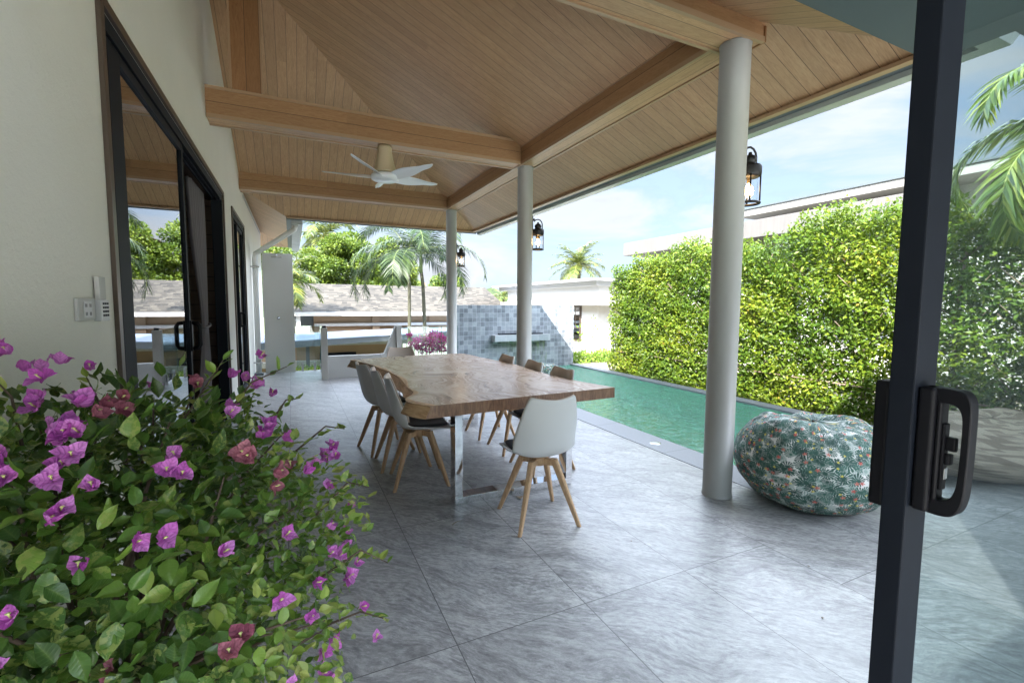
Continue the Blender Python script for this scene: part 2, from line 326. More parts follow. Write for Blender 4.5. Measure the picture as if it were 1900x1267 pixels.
df = m.n('BsdfDiffuse'); df.inputs[0].default_value = (.20, .60, .41, 1); x0 = m.n('MixShader'); x0.inputs[0].default_value = .36
m.nt.links.new(tb.outputs[0], x0.inputs[1]); m.nt.links.new(df.outputs[0], x0.inputs[2])
m.nt.links.new(fr.outputs[0], x.inputs[0]); m.nt.links.new(x0.outputs[0], x.inputs[1]); m.nt.links.new(gl.outputs[0], x.inputs[2]); m.nt.links.new(x.outputs[0], m.out.inputs[0]); WATER = m.m
# concrete with vertical streaks
m = Mat('board_marked_concrete', rough=.8); p = m.xyz(m.pos()); n1 = m.noise(m.vec(m.math('MULTIPLY', p[0], 14), m.math('MULTIPLY', p[1], 14), m.math('MULTIPLY', p[2], 1.2)), 1.5, 6, .7); n2 = m.noise(m.pos(), 1.2, 4)
m.col(m.mix(m.math('ADD', m.math('MULTIPLY', n1, .7), m.math('MULTIPLY', n2, .3)), (.095, .09, .086), (.21, .198, .188))); CONC = m.m
# roof shingles
def shingle(name, cols, along='X', h=.10):
    m = Mat(name, rough=.85); p = m.xyz(m.pos()); row = m.math('DIVIDE', p[2], h); ri = m.math('FLOOR', row)
    u = m.math('ADD', m.math('DIVIDE', p['XYZ'.index(along)], .20), m.math('MULTIPLY', m.white(m.vec(ri, 0, 0)), 7)); r = m.white(m.vec(m.math('FLOOR', u), ri, 1))
    e = m.math('LESS_THAN', m.math('FRACT', row), .2); c = m.mix(r, cols[0], cols[1]); c = m.mix(m.math('MULTIPLY', m.noise(m.pos(), 40, 3), .3), c, (.09, .08, .065))
    m.col(m.mix(m.math('MULTIPLY', e, .75), c, (.015, .013, .012))); m.bump(m.math('FRACT', row), .5, .02); return m.m
SHING = shingle('asphalt_shingles', ((.016, .014, .012), (.10, .088, .070)), 'X', .05)
ROOFG = plain('grey_roof_sheet', (.20, .25, .33), .45, var=.1)
m = Mat('walnut_slab_top', rough=.27, spec=.5); p = m.xyz(m.obj()); wv = m.noise(m.obj(), 1.6, 3, .5, .6)
a = m.vec(m.math('ADD', m.math('MULTIPLY', p[0], 11), m.math('MULTIPLY', wv, 10)), m.math('MULTIPLY', p[1], .9), p[2]); n1 = m.noise(a, 1.6, 9, .66, 1.2); n2 = m.noise(m.vec(m.math('MULTIPLY', p[0], 70), m.math('MULTIPLY', p[1], 8), 0), 2, 3, .6)
c = m.ramp(n1, [(.33, (.14, .075, .05)), (.43, (.42, .27, .18)), (.52, (.62, .46, .34)), (.66, (.82, .68, .54))]); c = m.mix(.22, c, m.mix(n2, (.12, .07, .045), (.52, .40, .3)))
m.col(c); m.bump(n2, .08, .002); SLAB = m.m
m = Mat('walnut_cut_end', rough=.4); p = m.xyz(m.obj()); n1 = m.noise(m.vec(m.math('MULTIPLY', p[0], 26), 0, m.math('MULTIPLY', p[2], 5)), 1.4, 5, .65, 1.5); m.col(m.ramp(n1, [(.3, (.10, .05, .03)), (.55, (.24, .13, .075)), (.75, (.36, .22, .14))])); SLABE = m.m
m = Mat('live_edge_sapwood', rough=.5); n1 = m.noise(m.mul(m.obj(), (5, 2, 14)), 2.4, 5, .6, 1.2); m.col(m.ramp(n1, [(.3, (.30, .17, .08)), (.5, (.52, .34, .19)), (.75, (.66, .47, .29))])); m.bump(n1, .5, .01); LIVE = m.m

# leaves
HEDL = leafmat('hedge_leaves', [(0, (.025, .065, .008)), (.4, (.085, .155, .014)), (.75, (.20, .26, .022)), (.97, (.33, .35, .034)), (1, (.30, .20, .04))], trans=.35, tcol=(.22, .30, .03))
TREEL = leafmat('tree_leaves', [(0, (.03, .065, .008)), (.5, (.09, .15, .015)), (1, (.20, .26, .03))], trans=.3, tcol=(.2, .27, .03))
PALML = leafmat('palm_leaflets', [(0, (.012, .028, .010)), (.6, (.028, .058, .016)), (1, (.07, .11, .03))], trans=.18, tcol=(.08, .14, .02)); PALMY = leafmat('yellow_green_palm_leaflets', [(0, (.03, .055, .014)), (.6, (.085, .125, .025)), (1, (.24, .24, .05))], trans=.25, tcol=(.16, .20, .03))  # PALMY: yellower leaflet colour for the coconut, small and yellowing palms
FRONDL = leafmat('bright_palm_leaflets', [(0, (.05, .10, .02)), (.6, (.13, .20, .03)), (1, (.30, .33, .06))], trans=.3, tcol=(.2, .3, .03))
SHRUBL = leafmat('shrub_leaves', [(0, (.08, .16, .02)), (.6, (.20, .33, .04)), (1, (.36, .44, .08))], trans=.35)
BARK = plain('bark', (.20, .15, .11), .9, var=.35, bumpy=(30, .5)); PTRUNK = plain('palm_bark', (.075, .075, .05), .85, var=.3, bumpy=(18, .6)); TWIG = plain('twig', (.22, .16, .10), .8)
m = Mat('bougainvillea_leaves', rough=.30, spec=.5); r = m.attr('rnd'); md = m.attr('mid')
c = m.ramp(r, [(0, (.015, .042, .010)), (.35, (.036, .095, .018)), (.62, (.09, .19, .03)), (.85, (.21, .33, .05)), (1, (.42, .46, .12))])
nz = m.noise(m.pos(), 70, 4, .65, .6); fl = m.math('MULTIPLY', m.math('GREATER_THAN', m.math('FRACT', m.math('MULTIPLY', r, 13.7)), .62), m.math('GREATER_THAN', nz, .52))
c = m.mix(m.math('MULTIPLY', fl, .65), c, (.30, .34, .09)); c = m.mix(m.math('MULTIPLY', m.math('POWER', md, 6), .4), c, (.18, .26, .07)); m.col(c)
sv = m.math('SINE', m.math('MULTIPLY', m.math('SUBTRACT', m.attr('along'), m.math('MULTIPLY', m.attr('across'), .16)), 44)); svm = m.math('POWER', m.math('MULTIPLY', m.math('ADD', sv, 1.0), .5), 6)
c = m.mix(m.math('MULTIPLY', svm, .14), c, (.20, .30, .08)); m.col(c); m.bump(m.math('ADD', m.math('MULTIPLY', m.noise(m.pos(), 90, 2), .8), m.math('ADD', m.math('MULTIPLY', md, -.8), m.math('MULTIPLY', svm, -.3))), .35, .002)
t = m.n('BsdfTranslucent'); m.put(t.inputs[0], m.mix(.5, c, (.35, .55, .05))); ms = m.n('MixShader'); ms.inputs[0].default_value = .22
m.nt.links.new(m.b.outputs[0], ms.inputs[1]); m.nt.links.new(t.outputs[0], ms.inputs[2]); m.nt.links.new(ms.outputs[0], m.out.inputs[0]); BOUGL = m.m
def bractmat(name, c0, c1):
    m = Mat(name, rough=.55); md = m.attr('mid'); c = m.mix(m.attr('rnd'), c0, c1); nz = m.noise(m.pos(), 180, 3, .6, 1.0)
    c = m.mix(m.math('MULTIPLY', m.math('POWER', md, 5), .35), c, tuple(x * .45 for x in c0)); m.col(c); svm = m.math('POWER', m.math('ABSOLUTE', m.math('SINE', m.math('MULTIPLY', m.math('SUBTRACT', m.attr('along'), m.math('MULTIPLY', m.attr('across'), .3)), 15))), 8); c = m.mix(m.math('MULTIPLY', svm, .35), c, tuple(x * .5 for x in c0)); m.col(c); m.bump(m.math('ADD', nz, m.math('ADD', md, svm)), .5, .002)
    t = m.n('BsdfTranslucent'); m.put(t.inputs[0], c); ms = m.n('MixShader'); ms.inputs[0].default_value = .35
    m.nt.links.new(m.b.outputs[0], ms.inputs[1]); m.nt.links.new(t.outputs[0], ms.inputs[2]); m.nt.links.new(ms.outputs[0], m.out.inputs[0]); return m.m
BRACT = bractmat('magenta_bracts', (.56, .09, .52), (.80, .32, .78)); BRACTD = bractmat('faded_bracts', (.34, .09, .15), (.50, .20, .25)); BRACTP = bractmat('pink_bracts', (.62, .02, .28), (.80, .10, .42))
# ------------------------------------------------------------------ SETTING: ground, deck, pool
m = Mat('lower_ground', rough=.9); m.col(m.ramp(m.noise(m.pos(), .4, 6, .6), [(.35, (.10, .13, .04)), (.6, (.20, .20, .10))])); 
tag(MB().add([(-900, -900, -2.6), (900, -900, -2.6), (900, 900, -2.6), (-900, 900, -2.6)], [(0, 1, 2, 3)]).build('ground', m.m), kind='structure')
m = Mat('garden_soil', rough=.9); m.col(m.ramp(m.noise(m.pos(), 2.5, 6, .6), [(.35, (.16, .13, .09)), (.6, (.42, .38, .31))]))
tag(MB().box(6.96, 60, -20, 60, -2.55, -.12).build('terrace_ground', m.m), kind='structure')
d = MB().prism([(-7, -6), (8.6, -6), (8.6, 2.7), (3.48, 2.7), (3.48, 10.36), (.64, 10.36), (.64, 11.63), (-7, 11.63)], -2.55, 0)
tag(d.build('terrace_floor', FLOOR), kind='structure')
tag(MB().box(-7, 8.6, -12, -1.9, -.2, .004).build('bounce_slab', plain('bounce_slab_pale', (.72, .70, .66), .8)), kind='structure')  # unseen pale slab added behind the camera to bounce sunlight onto the terrace
# hills
hv = MB(); pts = []
for i in range(41):
    x = -120 + i * 8; z = 2 + 5 * math.exp(-((x - 40) / 45) ** 2) + 1.2 * math.sin(i * 1.7) + .8 * math.sin(i * 3.1); pts.append((x, 150, z))
vs = [(x, y, -2.6) for x, y, z in pts] + pts + [(x, y + 60, -2.6) for x, y, z in pts]; n_ = len(pts)
hv.add(vs, [(i, i + 1, n_ + i + 1, n_ + i) for i in range(n_ - 1)] + [(n_ + i, n_ + i + 1, 2 * n_ + i + 1, 2 * n_ + i) for i in range(n_ - 1)], True)
m = Mat('hill_forest', rough=.9); m.col(m.ramp(m.noise(m.pos(), .5, 6, .7), [(.35, (.025, .045, .022)), (.65, (.06, .09, .035))])); tag(hv.build('hills', m.m), kind='structure')
# pool
pool = thing('swimming_pool', (3.48, 2.7, 0), 'long rectangular pool with green tiles and grey stone coping beside the covered terrace', 'pool')
MB().box(3.485, 3.86, 2.7, 10.42, -.3, .004).box(3.485, 8.6, 2.45, 2.702, -.3, .003).build('coping', COPING, pool)
MB().box(6.70, 6.955, 2.704, 10.42, -2.5, -.022).build('infinity_edge', COPING, pool)
MB().box(3.70, 6.9, 2.5, 10.6, -1.5, -1.35).build('pool_floor', POOLT, pool)
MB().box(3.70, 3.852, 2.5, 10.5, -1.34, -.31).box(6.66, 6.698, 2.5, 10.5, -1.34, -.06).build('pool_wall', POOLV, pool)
tag(MB().add([(3.853, 2.703, -.05), (6.70, 2.703, -.05), (6.70, 10.42, -.05), (3.853, 10.42, -.05)], [(0, 1, 2, 3)]).build('pool_water', WATER), kind='structure')

# ------------------------------------------------------------------ VILLA
XE, YN, YF, ZE, SL = 4.03, 1.68, 10.6, 3.30, .46
YM = (YN + YF) / 2; XA = XE - (YF - YM); ZA = ZE + SL * (YF - YM); XW = -.77
zw = lambda x, y: min(ZE + SL * (XE - x), ZE + SL * (YF - y), ZE + SL * (y - YN))
villa = thing('villa', (0, 0, 0), 'cream plastered villa with a timber lined hipped roof over its open dining terrace', 'house')
MB().add([(XE, YN, ZE), (XE, YF, ZE), (XA, YM, ZA)], [(0, 2, 1)]).build('pool_side_ceiling', WDX, villa)
MB().add([(XE, YF, ZE), (-.05, YF, ZE), (XW, YF - .72, ZE + SL * .72), (XW, YM, ZA), (XA, YM, ZA)], [(0, 4, 3, 2, 1)]).build('far_ceiling', WDY, villa)
MB().add([(XE, YN, ZE), (XA, YM, ZA), (XW, YM, ZA), (XW, YN, ZE)], [(0, 1, 2, 3)]).build('near_ceiling', WDY, villa)
# side eave of the house beyond the terrace roof
YB = 16.3; zh = ZE + SL * .72
MB().add([(-.05, YF, ZE), (-.05, YB, ZE), (XW, YB - .72, zh), (XW, YF - .72, zh)], [(0, 1, 2, 3)]).build('eave_soffit', WDX, villa)
MB().add([(-.05, YB, ZE), (-6, YB, ZE), (-6, YB - .72, zh), (XW, YB - .72, zh)], [(0, 1, 2, 3)]).build('eave_soffit', WDY, villa)
# roof shell above
H = .2
rt = [(XE + .12, YN - .12, ZE + .12), (XE + .12, YF + .12, ZE + .12), (XA, YM, ZA + H), (-7, YM, ZA + H), (-7, YN - .12, ZE + .12), (-7, YF - .78, ZE + .54), (-.95, YF - .78, ZE + .54), (-.045, YF + .12, ZE + .12)]
MB().add(rt, [(0, 1, 2), (1, 7, 6, 5, 3, 2), (0, 2, 3, 4)]).build('roof', SHING, villa)
MB().add([(.08, YF, ZE + .12), (.08, YB + .12, ZE + .12), (-7, YB + .12, ZE + .12), (-3.5, YB - 3.4, ZE + 1.8), (-3.5, YM, ZE + 1.8), (-7, YF, ZE + .12)], [(0, 1, 3, 4), (1, 2, 3), (2, 5, 4, 3)]).build('roof', SHING, villa)
# fascia and trims
MB().box(XE - .07, XE, YN, YF, ZE - .03, ZE + .0).box(-.04, XE - .072, YF - .06, YF, ZE - .03, ZE).build('eave_trim', TRIM, villa)
MB().box(XE + .002, XE + .12, YN - .12, YF + .12, ZE - .008, ZE + .15).box(-.04, XE, YF + .002, YF + .12, ZE - .008, ZE + .15).box(-.048, .05, YF + .13, YB, ZE - .01, ZE + .12).box(-.77, XE, YN - .12, YN - .002, ZE - .008, ZE + .15).build('fascia', GUTD, villa)
g = MB()
pr = [(.122, -.05), (.24, -.05), (.27, .02), (.28, .10), (.29, .13), (.27, .135), (.122, .13)]
n = len(pr)
def sweep(mb, prof, pts):   # prof offsets outward,z ; pts list of (x,y,nx,ny)
    k = len(prof); vs = [(x + nx * a, y + ny * a, ZE + b) for x, y, nx, ny in pts for a, b in prof]
    fs = [(i * k + j, i * k + (j + 1) % k, (i + 1) * k + (j + 1) % k, (i + 1) * k + j) for i in range(len(pts) - 1) for j in range(k)]
    fs += [tuple(range(k)), tuple(reversed([(len(pts) - 1) * k + j for j in range(k)]))]; mb.add(vs, fs)
sweep(g, pr, [(XE, YF, 1, 1), (XE, YN, 1, -1), (1.6, YN, 0, -1)])
g.build('gutter', GUT, villa, recalc=True)
g = MB(); g.box(-.04, XE + .1, YF + .122, YF + .16, ZE - .03, ZE + .10).build('gutter', GUTD, villa)
g = MB(); g.box(.055, .26, YF + .2, YB, ZE - .10, ZE + .10).build('gutter', plain('weathered_gutter', (.46, .46, .43), .6, var=.35), villa)
# beams (core + proud edge strips), bottom at 3.54
def beam(name, x0, x1, y0, y1, z0, z1, ax):
    if ax == 'X':
        b = MB().box(x0, x1, y0 + .012, y1 - .012, z0 + .012, z1 - .002); mb = b.build(name, BMX, villa)
        t = MB()
        for yy in ((y0, y0 + .03), (y1 - .03, y1)): t.box(x0, x1, yy[0], yy[1], z0 - .012, z0 + .03).box(x0, x1, yy[0], yy[1], z1 - .03, z1)
        MB().box(x0, x1, y0 + .031, y1 - .031, z0, z0 + .011).build('beam_soffit', BBX, mb)
        t.build('edge_trim', TRIM, mb)
    else:
        b = MB().box(x0 + .012, x1 - .012, y0, y1, z0 + .012, z1 - .002); mb = b.build(name, BMY, villa)
        t = MB()
        for xx in ((x0, x0 + .03), (x1 - .03, x1)): t.box(xx[0], xx[1], y0, y1, z0 - .012, z0 + .03).box(xx[0], xx[1], y0, y1, z1 - .03, z1)
        MB().box(x0 + .031, x1 - .031, y0, y1, z0, z0 + .011).build('beam_soffit', BBY, mb)
        t.build('edge_trim', TRIM, mb)
beam('long_beam', 2.99, 3.27, 2.752, 9.73, 3.54, 3.80, 'Y')
for y in (2.47, 6.0, 9.45): beam('cross_beam', XW + .002, 3.27 if y < 3 else 2.988, y, y + .28, 3.54, 3.86, 'X')
MB().box(-.52, -.23, 6.0, 6.28, 3.862, ZA - .05).build('king_post', BMZ, villa)
MB().box(-.535, -.515, 5.985, 6.0, 3.862, ZA - .07).box(-.235, -.215, 5.985, 6.0, 3.862, ZA - .07).build('post_trim', TRIM, villa)
MB().box(3.271, 3.285, 2.47, 2.75, 3.53, 3.80).build('beam_end_cap', BMZ, villa)
# columns
for y in (2.61, 6.14, 9.6):
    MB().lathe([(.118, 0), (.118, .012), (.112, .014), (.112, 3.524), (.116, 3.527), (.116, 3.5385), (0, 3.5385)], (3.13, y, 0.001), 48).build('column', COLM, villa)
# house wall with two door openings
def zt(y): return zw(XW, y) if YN < y < YF - .72 else zh
wb = MB(); T = .12
def wallseg(y0, y1, z0=None, z1=None):
    wb.box(XW - T, XW, y0, y1, 0 if z0 is None else z0, z1)
D1 = (2.87, 7.1, 2.93); D2 = (8.12, 10.0, 2.93)
wallseg(-.2, D1[0], 0, 3.0); wallseg(D1[1], D2[0], 0, 2.93); wallseg(D2[1], YB - .75, 0, 2.93)
# upper wall follows the ceiling
ys = [-.2, YN, YM, YF - .72, YB - .75]; top = [3.3, ZE, ZA, zh, zh]
for a in range(4):
    y0, y1, t0, t1 = ys[a], ys[a + 1], top[a], top[a + 1]; zb = 2.93 if a else 3.0
    zb = 2.93
    wb.add([(XW, y0, zb), (XW, y1, zb), (XW, y1, t1), (XW, y0, t0), (XW - T, y0, zb), (XW - T, y1, zb), (XW - T, y1, t1), (XW - T, y0, t0)], [(0, 1, 2, 3), (4, 7, 6, 5), (0, 3, 7, 4), (1, 5, 6, 2), (0, 4, 5, 1)])
wb.build('wall', WALL, villa)
MB().box(XW + .001, XW + .012, 10.1, YB - .8, 3.52, 3.56).build('wall_trim', WHITE, villa)
# room behind
rm = MB(); rm.box(-5.0, -4.9, .8, 11.5, .01, 2.95).box(-5.0, XW - T, 11.4, 11.5, .01, 2.95).box(-5.0, XW - T, .8, .9, .01, 2.95).box(-5, XW - T, .8, 11.5, 2.95, 3.0).box(-5, XW - T - .01, 7.55, 7.65, .01, 2.94)
rm.build('interior_wall', ROOMW, villa)
# door frames
def frame(y0, y1, z1, name='door_frame'):
    f = MB(); w_ = .05; x0, x1 = XW - .12, XW - .001
    f.cbox(x0, x1, y0 - .01, y0 + w_, 0.001, z1 + .01, .003).cbox(x0, x1, y1 - w_, y1 + .01, 0.001, z1 + .01, .003).cbox(x0, x1, y0 + w_, y1 - w_, z1 - w_, z1 + .01, .003)
    for k in range(3): f.box(x0 + .02 + k * .045, x0 + .03 + k * .045, y0 + w_, y1 - w_, z1 - w_ - .025, z1 - w_ - .001)
    f.box(x0, x1 - .02, y0 + w_, y1 - w_, .002, .02)
    ob = f.build(name, BLACKF, villa); t = MB(); a, b = XW - .0, XW + .02
    t.cbox(a, b, y0 - .05, y0, 0.001, z1 + .05, .002).cbox(a, b, y1, y1 + .05, 0.001, z1 + .05, .002).cbox(a, b, y0, y1, z1, z1 + .05, .002).build('outer_trim', BRONZE, ob); return ob
frame(*D1); frame(*D2)
def door_panel(y0, y1, x, z1, label, handle_side=None, st=.06, s0=None):
    s0 = s0 or st
    r = thing('sliding_door', (x, (y0 + y1) / 2, .02), label, 'door', 'sliding glass doors in the house wall')
    f = MB(); t = .02
    f.cbox(x - t, x + t, y0, y0 + s0, .022, z1, .003).cbox(x - t, x + t, y1 - st, y1, .022, z1, .003).cbox(x - t + .001, x + t - .001, y0 + s0, y1 - st, .022, .10, .003).cbox(x - t + .001, x + t - .001, y0 + s0, y1 - st, z1 - .06, z1, .003)
    f.build('door_stile', BLACKF, r)
    MB().box(x - .003, x + .003, y0 + s0, y1 - st, .10, z1 - .06).build('glass_pane', GLASSW, r)
    if handle_side is not None:
        yh = handle_side; h = MB()
        h.cbox(x + t, x + t + .014, yh - .03, yh + .03, 1.14, 1.40, .004)
        h.tube([(x + t + .01, yh, 1.16), (x + t + .05, yh, 1.165), (x + t + .066, yh, 1.19), (x + t + .066, yh, 1.35), (x + t + .05, yh, 1.375), (x + t + .01, yh, 1.38)], .017, 8)
        h.build('handle', BLACKP, r)
    return r
door_panel(2.93, 4.25, XW - .085, 2.85, 'fixed leaf of the big glass door at its near end, behind the flowering bush')
door_panel(2.99, 4.74, XW - .03, 2.85, 'wide glass door leaf with black D handle mirroring the roof and trees', 4.71, s0=.19)
door_panel(8.2, 9.1, XW - .08, 2.85, 'near leaf of the farther narrow glass door'); door_panel(9.0, 9.93, XW - .035, 2.85, 'far leaf of the farther narrow glass door with a small pull', 9.05)
# curtain, gathered
cu = MB(); yc, n = 6.30, 60; rows = 26; vs = []
for i in range(rows + 1):
    z = .03 + 2.83 * i / rows; t = z - 1.28; g_ = .13 + .30 * (1 - math.exp(-(t / .75) ** 2)) if z > 1.28 else .13 + .17 * (1 - math.exp(-(t / .4) ** 2)); sh = .26 * math.exp(-(t / .8) ** 2)
    for j in range(n + 1):
        s_ = j / n - .5; vs.append((XW - .17 + .03 * math.sin(s_ * 44 + .6 * math.sin(z * 2)) * min(1, .45 + g_), yc + sh + s_ * 2 * g_, z))
cu.add(vs, [(i * (n + 1) + j, i * (n + 1) + j + 1, (i + 1) * (n + 1) + j + 1, (i + 1) * (n + 1) + j) for i in range(rows) for j in range(n)], True)
cr = thing('curtain', (XW - .17, yc, 0), 'dark mauve grey curtain gathered with a tie inside the open glass door', 'curtain'); cu.build('curtain_cloth', CURT, cr, thick=.004)
MB().tube([(XW - .17 + .05 * math.cos(a), yc + .26 + .145 * math.sin(a), 1.28 + .02 * math.sin(a)) for a in [i * math.pi / 8 for i in range(16)]], .014, 8, closed=True).build('tie_back', CURT, cr)
# wing roof over the camera doorway
wing = thing('wing_eave', (2, .5, 3.0), 'grey painted soffit of the near wing roof crossing the top right corner', 'roof')
SOFF = plain('grey_soffit', (.075, .095, .105), .55, var=.06)
MB().box(-7, 3.48, -2.1, 1.515, 3.0, 3.28).box(3.482, 4.6, -2.1, 1.165, 3.0, 3.28).build('soffit', SOFF, wing)
MB().box(-7, 3.7, -2.2, .3, 3.2815, 5.1).build('sun_block', WALL, wing)  # unseen block added above the wing to stop sun leaking under the eave
wallw = thing('wing_wall', (5, -.4, 0), 'cream wall of the near wing around the camera doorway', 'wall'); MB().box(-5, -.78, -.4, -.2, 0.002, 2.998).build('wall', WALL, wallw)

# near sliding door leaf on the right
sd = thing('sliding_door', (1.05, .45, 0), 'dark framed glass door leaf with big black handle, close at the right edge', 'door')
MB().cbox(1.012, 1.088, .430, .470, .012, 2.92, .003).cbox(1.0875, 3.1, .432, .468, .012, .09, .003).cbox(1.0875, 3.1, .432, .468, 2.83, 2.92, .003).cbox(3.1, 3.18, .430, .470, .012, 2.92, .003).build('door_stile', BLACKF, sd)
MB().box(1.088, 3.1, .449, .453, .09, 2.83).build('glass_pane', GLASS, sd)
h = MB(); x0, x1 = 1.022, 1.064
h.cbox(1.022, 1.064, .404, .4295, 1.180, 1.408, .006).cbox(1.0302, 1.0578, .396, .4045, 1.186, 1.402, .003)                      # body plate
loop = []
for (y, z) in ((.412, 1.395), (.385, 1.398), (.362, 1.392), (.352, 1.375), (.350, 1.34), (.350, 1.24), (.352, 1.20), (.361, 1.175), (.382, 1.165), (.412, 1.168)): loop.append((y, z))
outer = [(.42, 1.408), (.372, 1.408), (.352, 1.404), (.343, 1.39), (.340, 1.36), (.341, 1.22), (.345, 1.18), (.356, 1.158), (.378, 1.150), (.42, 1.152)]
inner = [(.412, 1.378), (.378, 1.379), (.364, 1.375), (.357, 1.362), (.354, 1.34), (.355, 1.235), (.359, 1.205), (.368, 1.188), (.384, 1.182), (.412, 1.184)]
def chaikin(p, it=2):
    for _ in range(it):
        q = [p[0]]
        for a, b in zip(p[:-1], p[1:]): q += [tuple(a[i] * .75 + b[i] * .25 for i in (0, 1)), tuple(a[i] * .25 + b[i] * .75 for i in (0, 1))]
        p = q + [p[-1]]
    return p
sh_h = lambda q: [(.43 - (.43 - y) * .82, 1.408 - (1.408 - z) * .89) for y, z in q]
outer = chaikin(sh_h(outer)); inner = chaikin([(min(y, .398), z) for y, z in sh_h(inner)])
k = len(outer); xs = (1.030, 1.058); vs = [(x, *p) for x in xs for p in outer] + [(x, *p) for x in xs for p in inner]; fs = []
for i in range(k - 1):
    fs += [(i, i + 1, 2 * k + i + 1, 2 * k + i), (k + i, 3 * k + i, 3 * k + i + 1, k + i + 1), (i, k + i, k + i + 1, i + 1), (2 * k + i, 2 * k + i + 1, 3 * k + i + 1, 3 * k + i)]
h.add(vs, fs); hd = h.build('handle', BLACKP, sd, recalc=True, bevel=.0025)
MB().cbox(1.034, 1.052, .391, .3959, 1.225, 1.345, .002).cbox(1.036, 1.05, .382, .3909, 1.272, 1.292, .003).cbox(1.038, 1.05, .377, .3909, 1.297, 1.322, .003).build('latch', BLACKP, hd)
MB().cbox(1.0375, 1.0485, .3885, .3909, 1.245, 1.265, .001).build('lock_bolt', STEEL, hd)
MB().cbox(1.020, 1.062, .4705, .497, 1.165, 1.41, .006).build('outer_handle', BLACKP, sd)
MB().box(3.25, 3.33, -2.0, .36, .005, 2.99).build('reflection_screen', plain('reflection_screen_dark', (.10, .12, .13), .7), wallw)  # unseen dark panel added so the door pane mirrors something dark
reflection_mat = MB().cbox(.3, 3.24, -1.85, .36, .003, .016, .004).build('reflection_mat', plain('reflection_mat_dark', (.035, .05, .055), .9, bumpy=(260, .4))); tag(reflection_mat, 'unseen dark floor sheet added inside the near sliding door to darken its reflection', 'reflection_mat')  # added out of view to darken the floor mirrored in the pane
# header track above
MB().box(.4, 4.5, .40, .52, 2.93, 2.998).build('door_head', BLACKF, wallw)

# wall fittings
so_ = thing('wall_socket', (XW, 2.45, 1.52), 'white double socket plate on the cream wall left of the glass door', 'socket')
MB().cbox(XW + .001, XW + .014, 2.37, 2.545, 1.475, 1.565, .003).build('cover_plate', WHITE, so_)
PG = plain('socket_grey', (.55, .55, .56), .35); MB().cbox(XW + .0141, XW + .018, 2.42, 2.50, 1.487, 1.553, .002).build('socket_insert', PG, so_)
for y in (2.437, 2.48):
    for z in (1.502, 1.536): MB().box(XW + .0182, XW + .0188, y - .008, y - .004, z - .007, z + .007).box(XW + .0182, XW + .0188, y + .004, y + .008, z - .007, z + .007).build('socket_slots', BLACKF, so_)
rc = thing('remote_control', (XW, 2.6, 1.5), 'grey fan remote standing in its wall holder beside the socket', 'remote')
MB().cbox(XW + .001, XW + .030, 2.565, 2.655, 1.468, 1.56, .003).build('holder', PG, rc)
MB().cbox(XW + .006, XW + .024, 2.572, 2.648, 1.5605, 1.66, .003).build('remote_body', WHITE, rc)
bt = MB()
for i in range(4):
    for j in range(3): bt.box(XW + .0301, XW + .032, 2.578 + j * .025, 2.594 + j * .025, 1.488 + i * .017, 1.497 + i * .017)
bt.build('buttons', BLACKF, rc)

# ------------------------------------------------------------------ shower wall, downpipe, low walls, rail
sw = thing('shower_wall', (-.26, 11.55, 0), 'tall grey plastered slab with shower head at the far end of the terrace', 'shower')
MB().cbox(-.555, .045, 11.48, 11.62, .001, 2.64, .006).build('wall', GREYR, sw)
sh_ = MB(); sh_.tube([(-.27, 11.48, 2.60), (-.27, 11.33, 2.60), (-.27, 11.31, 2.585), (-.27, 11.31, 2.55)], .011, 8).cbox(-.375, -.165, 11.20, 11.42, 2.535, 2.55, .003)
sh_.build('shower_head', STEEL, sw)
MB().lathe([(0, 0), (.03, 0), (.03, .012), (.012, .014), (.012, .05), (.018, .052), (.018, .075), (0, .077)], (0, 0, 0), 16, mat=Matrix.Translation((-.27, 11.479, 1.22)) @ Matrix.Rotation(R(90), 4, 'X')).build('tap', STEEL, sw)
dp = thing('downpipe', (-.68, 11.35, 0), 'white rainwater pipe angling from the eave gutter down the house wall', 'pipe')
MB().tube([(.12, 11.0, 3.21), (.10, 11.02, 3.12), (.02, 11.06, 3.06), (-.55, 11.3, 2.68), (-.66, 11.34, 2.60), (-.68, 11.35, 2.5), (-.68, 11.35, .05)], .055, 16).build('pipe', plain('white_pipe', (.74, .74, .72), .4), dp)
for z in (.25, 2.3): MB().cbox(-.77, -.60, 11.26, 11.30, z, z + .035, .003).build('pipe_bracket', STEEL, dp)
MB().box(-.76, -.59, 11.24, 11.46, .001, .035).build('drain_grate', GUTD, dp)
gp = thing('gate_post', (.58, 10.12, 0), 'pale square post with black cap between the glass rail and low white wall', 'post')
MB().cbox(.52, .64, 10.02, 10.2, .001, 1.06, .004).build('post_body', GREYR, gp); MB().cbox(.545, .615, 10.05, 10.12, 1.0605, 1.10, .003).build('cap', BLACKP, gp)
lw = thing('parapet_wall', (1.2, 10.28, 0), 'low white parapet wall behind the far end of the table', 'wall'); MB().cbox(.645, 1.72, 10.22, 10.345, -.8, .46, .004).build('wall', WHITE, lw)
bp = thing('stair_pier', (2.1, 10.3, 0), 'pale pier with a sloping stair wall joining it, right of the low parapet', 'pier')
pp = [(1.74, .2), (1.74, .46), (1.81, .47), (2.03, 1.01), (2.05, 1.06), (2.06, -.2), (1.74, -.2)]
MB().add([(x, y, z) for y in (10.26, 10.40) for x, z in pp], [tuple(range(7)), tuple(reversed(range(7, 14)))] + [(i, 7 + i, 7 + (i + 1) % 7, (i + 1) % 7) for i in range(7)]).build('stair_wall', WHITE, bp, recalc=True)
MB().cbox(2.063, 2.175, 10.2, 10.42, -.2, 1.08, .004).build('pier_body', GREYR, bp)
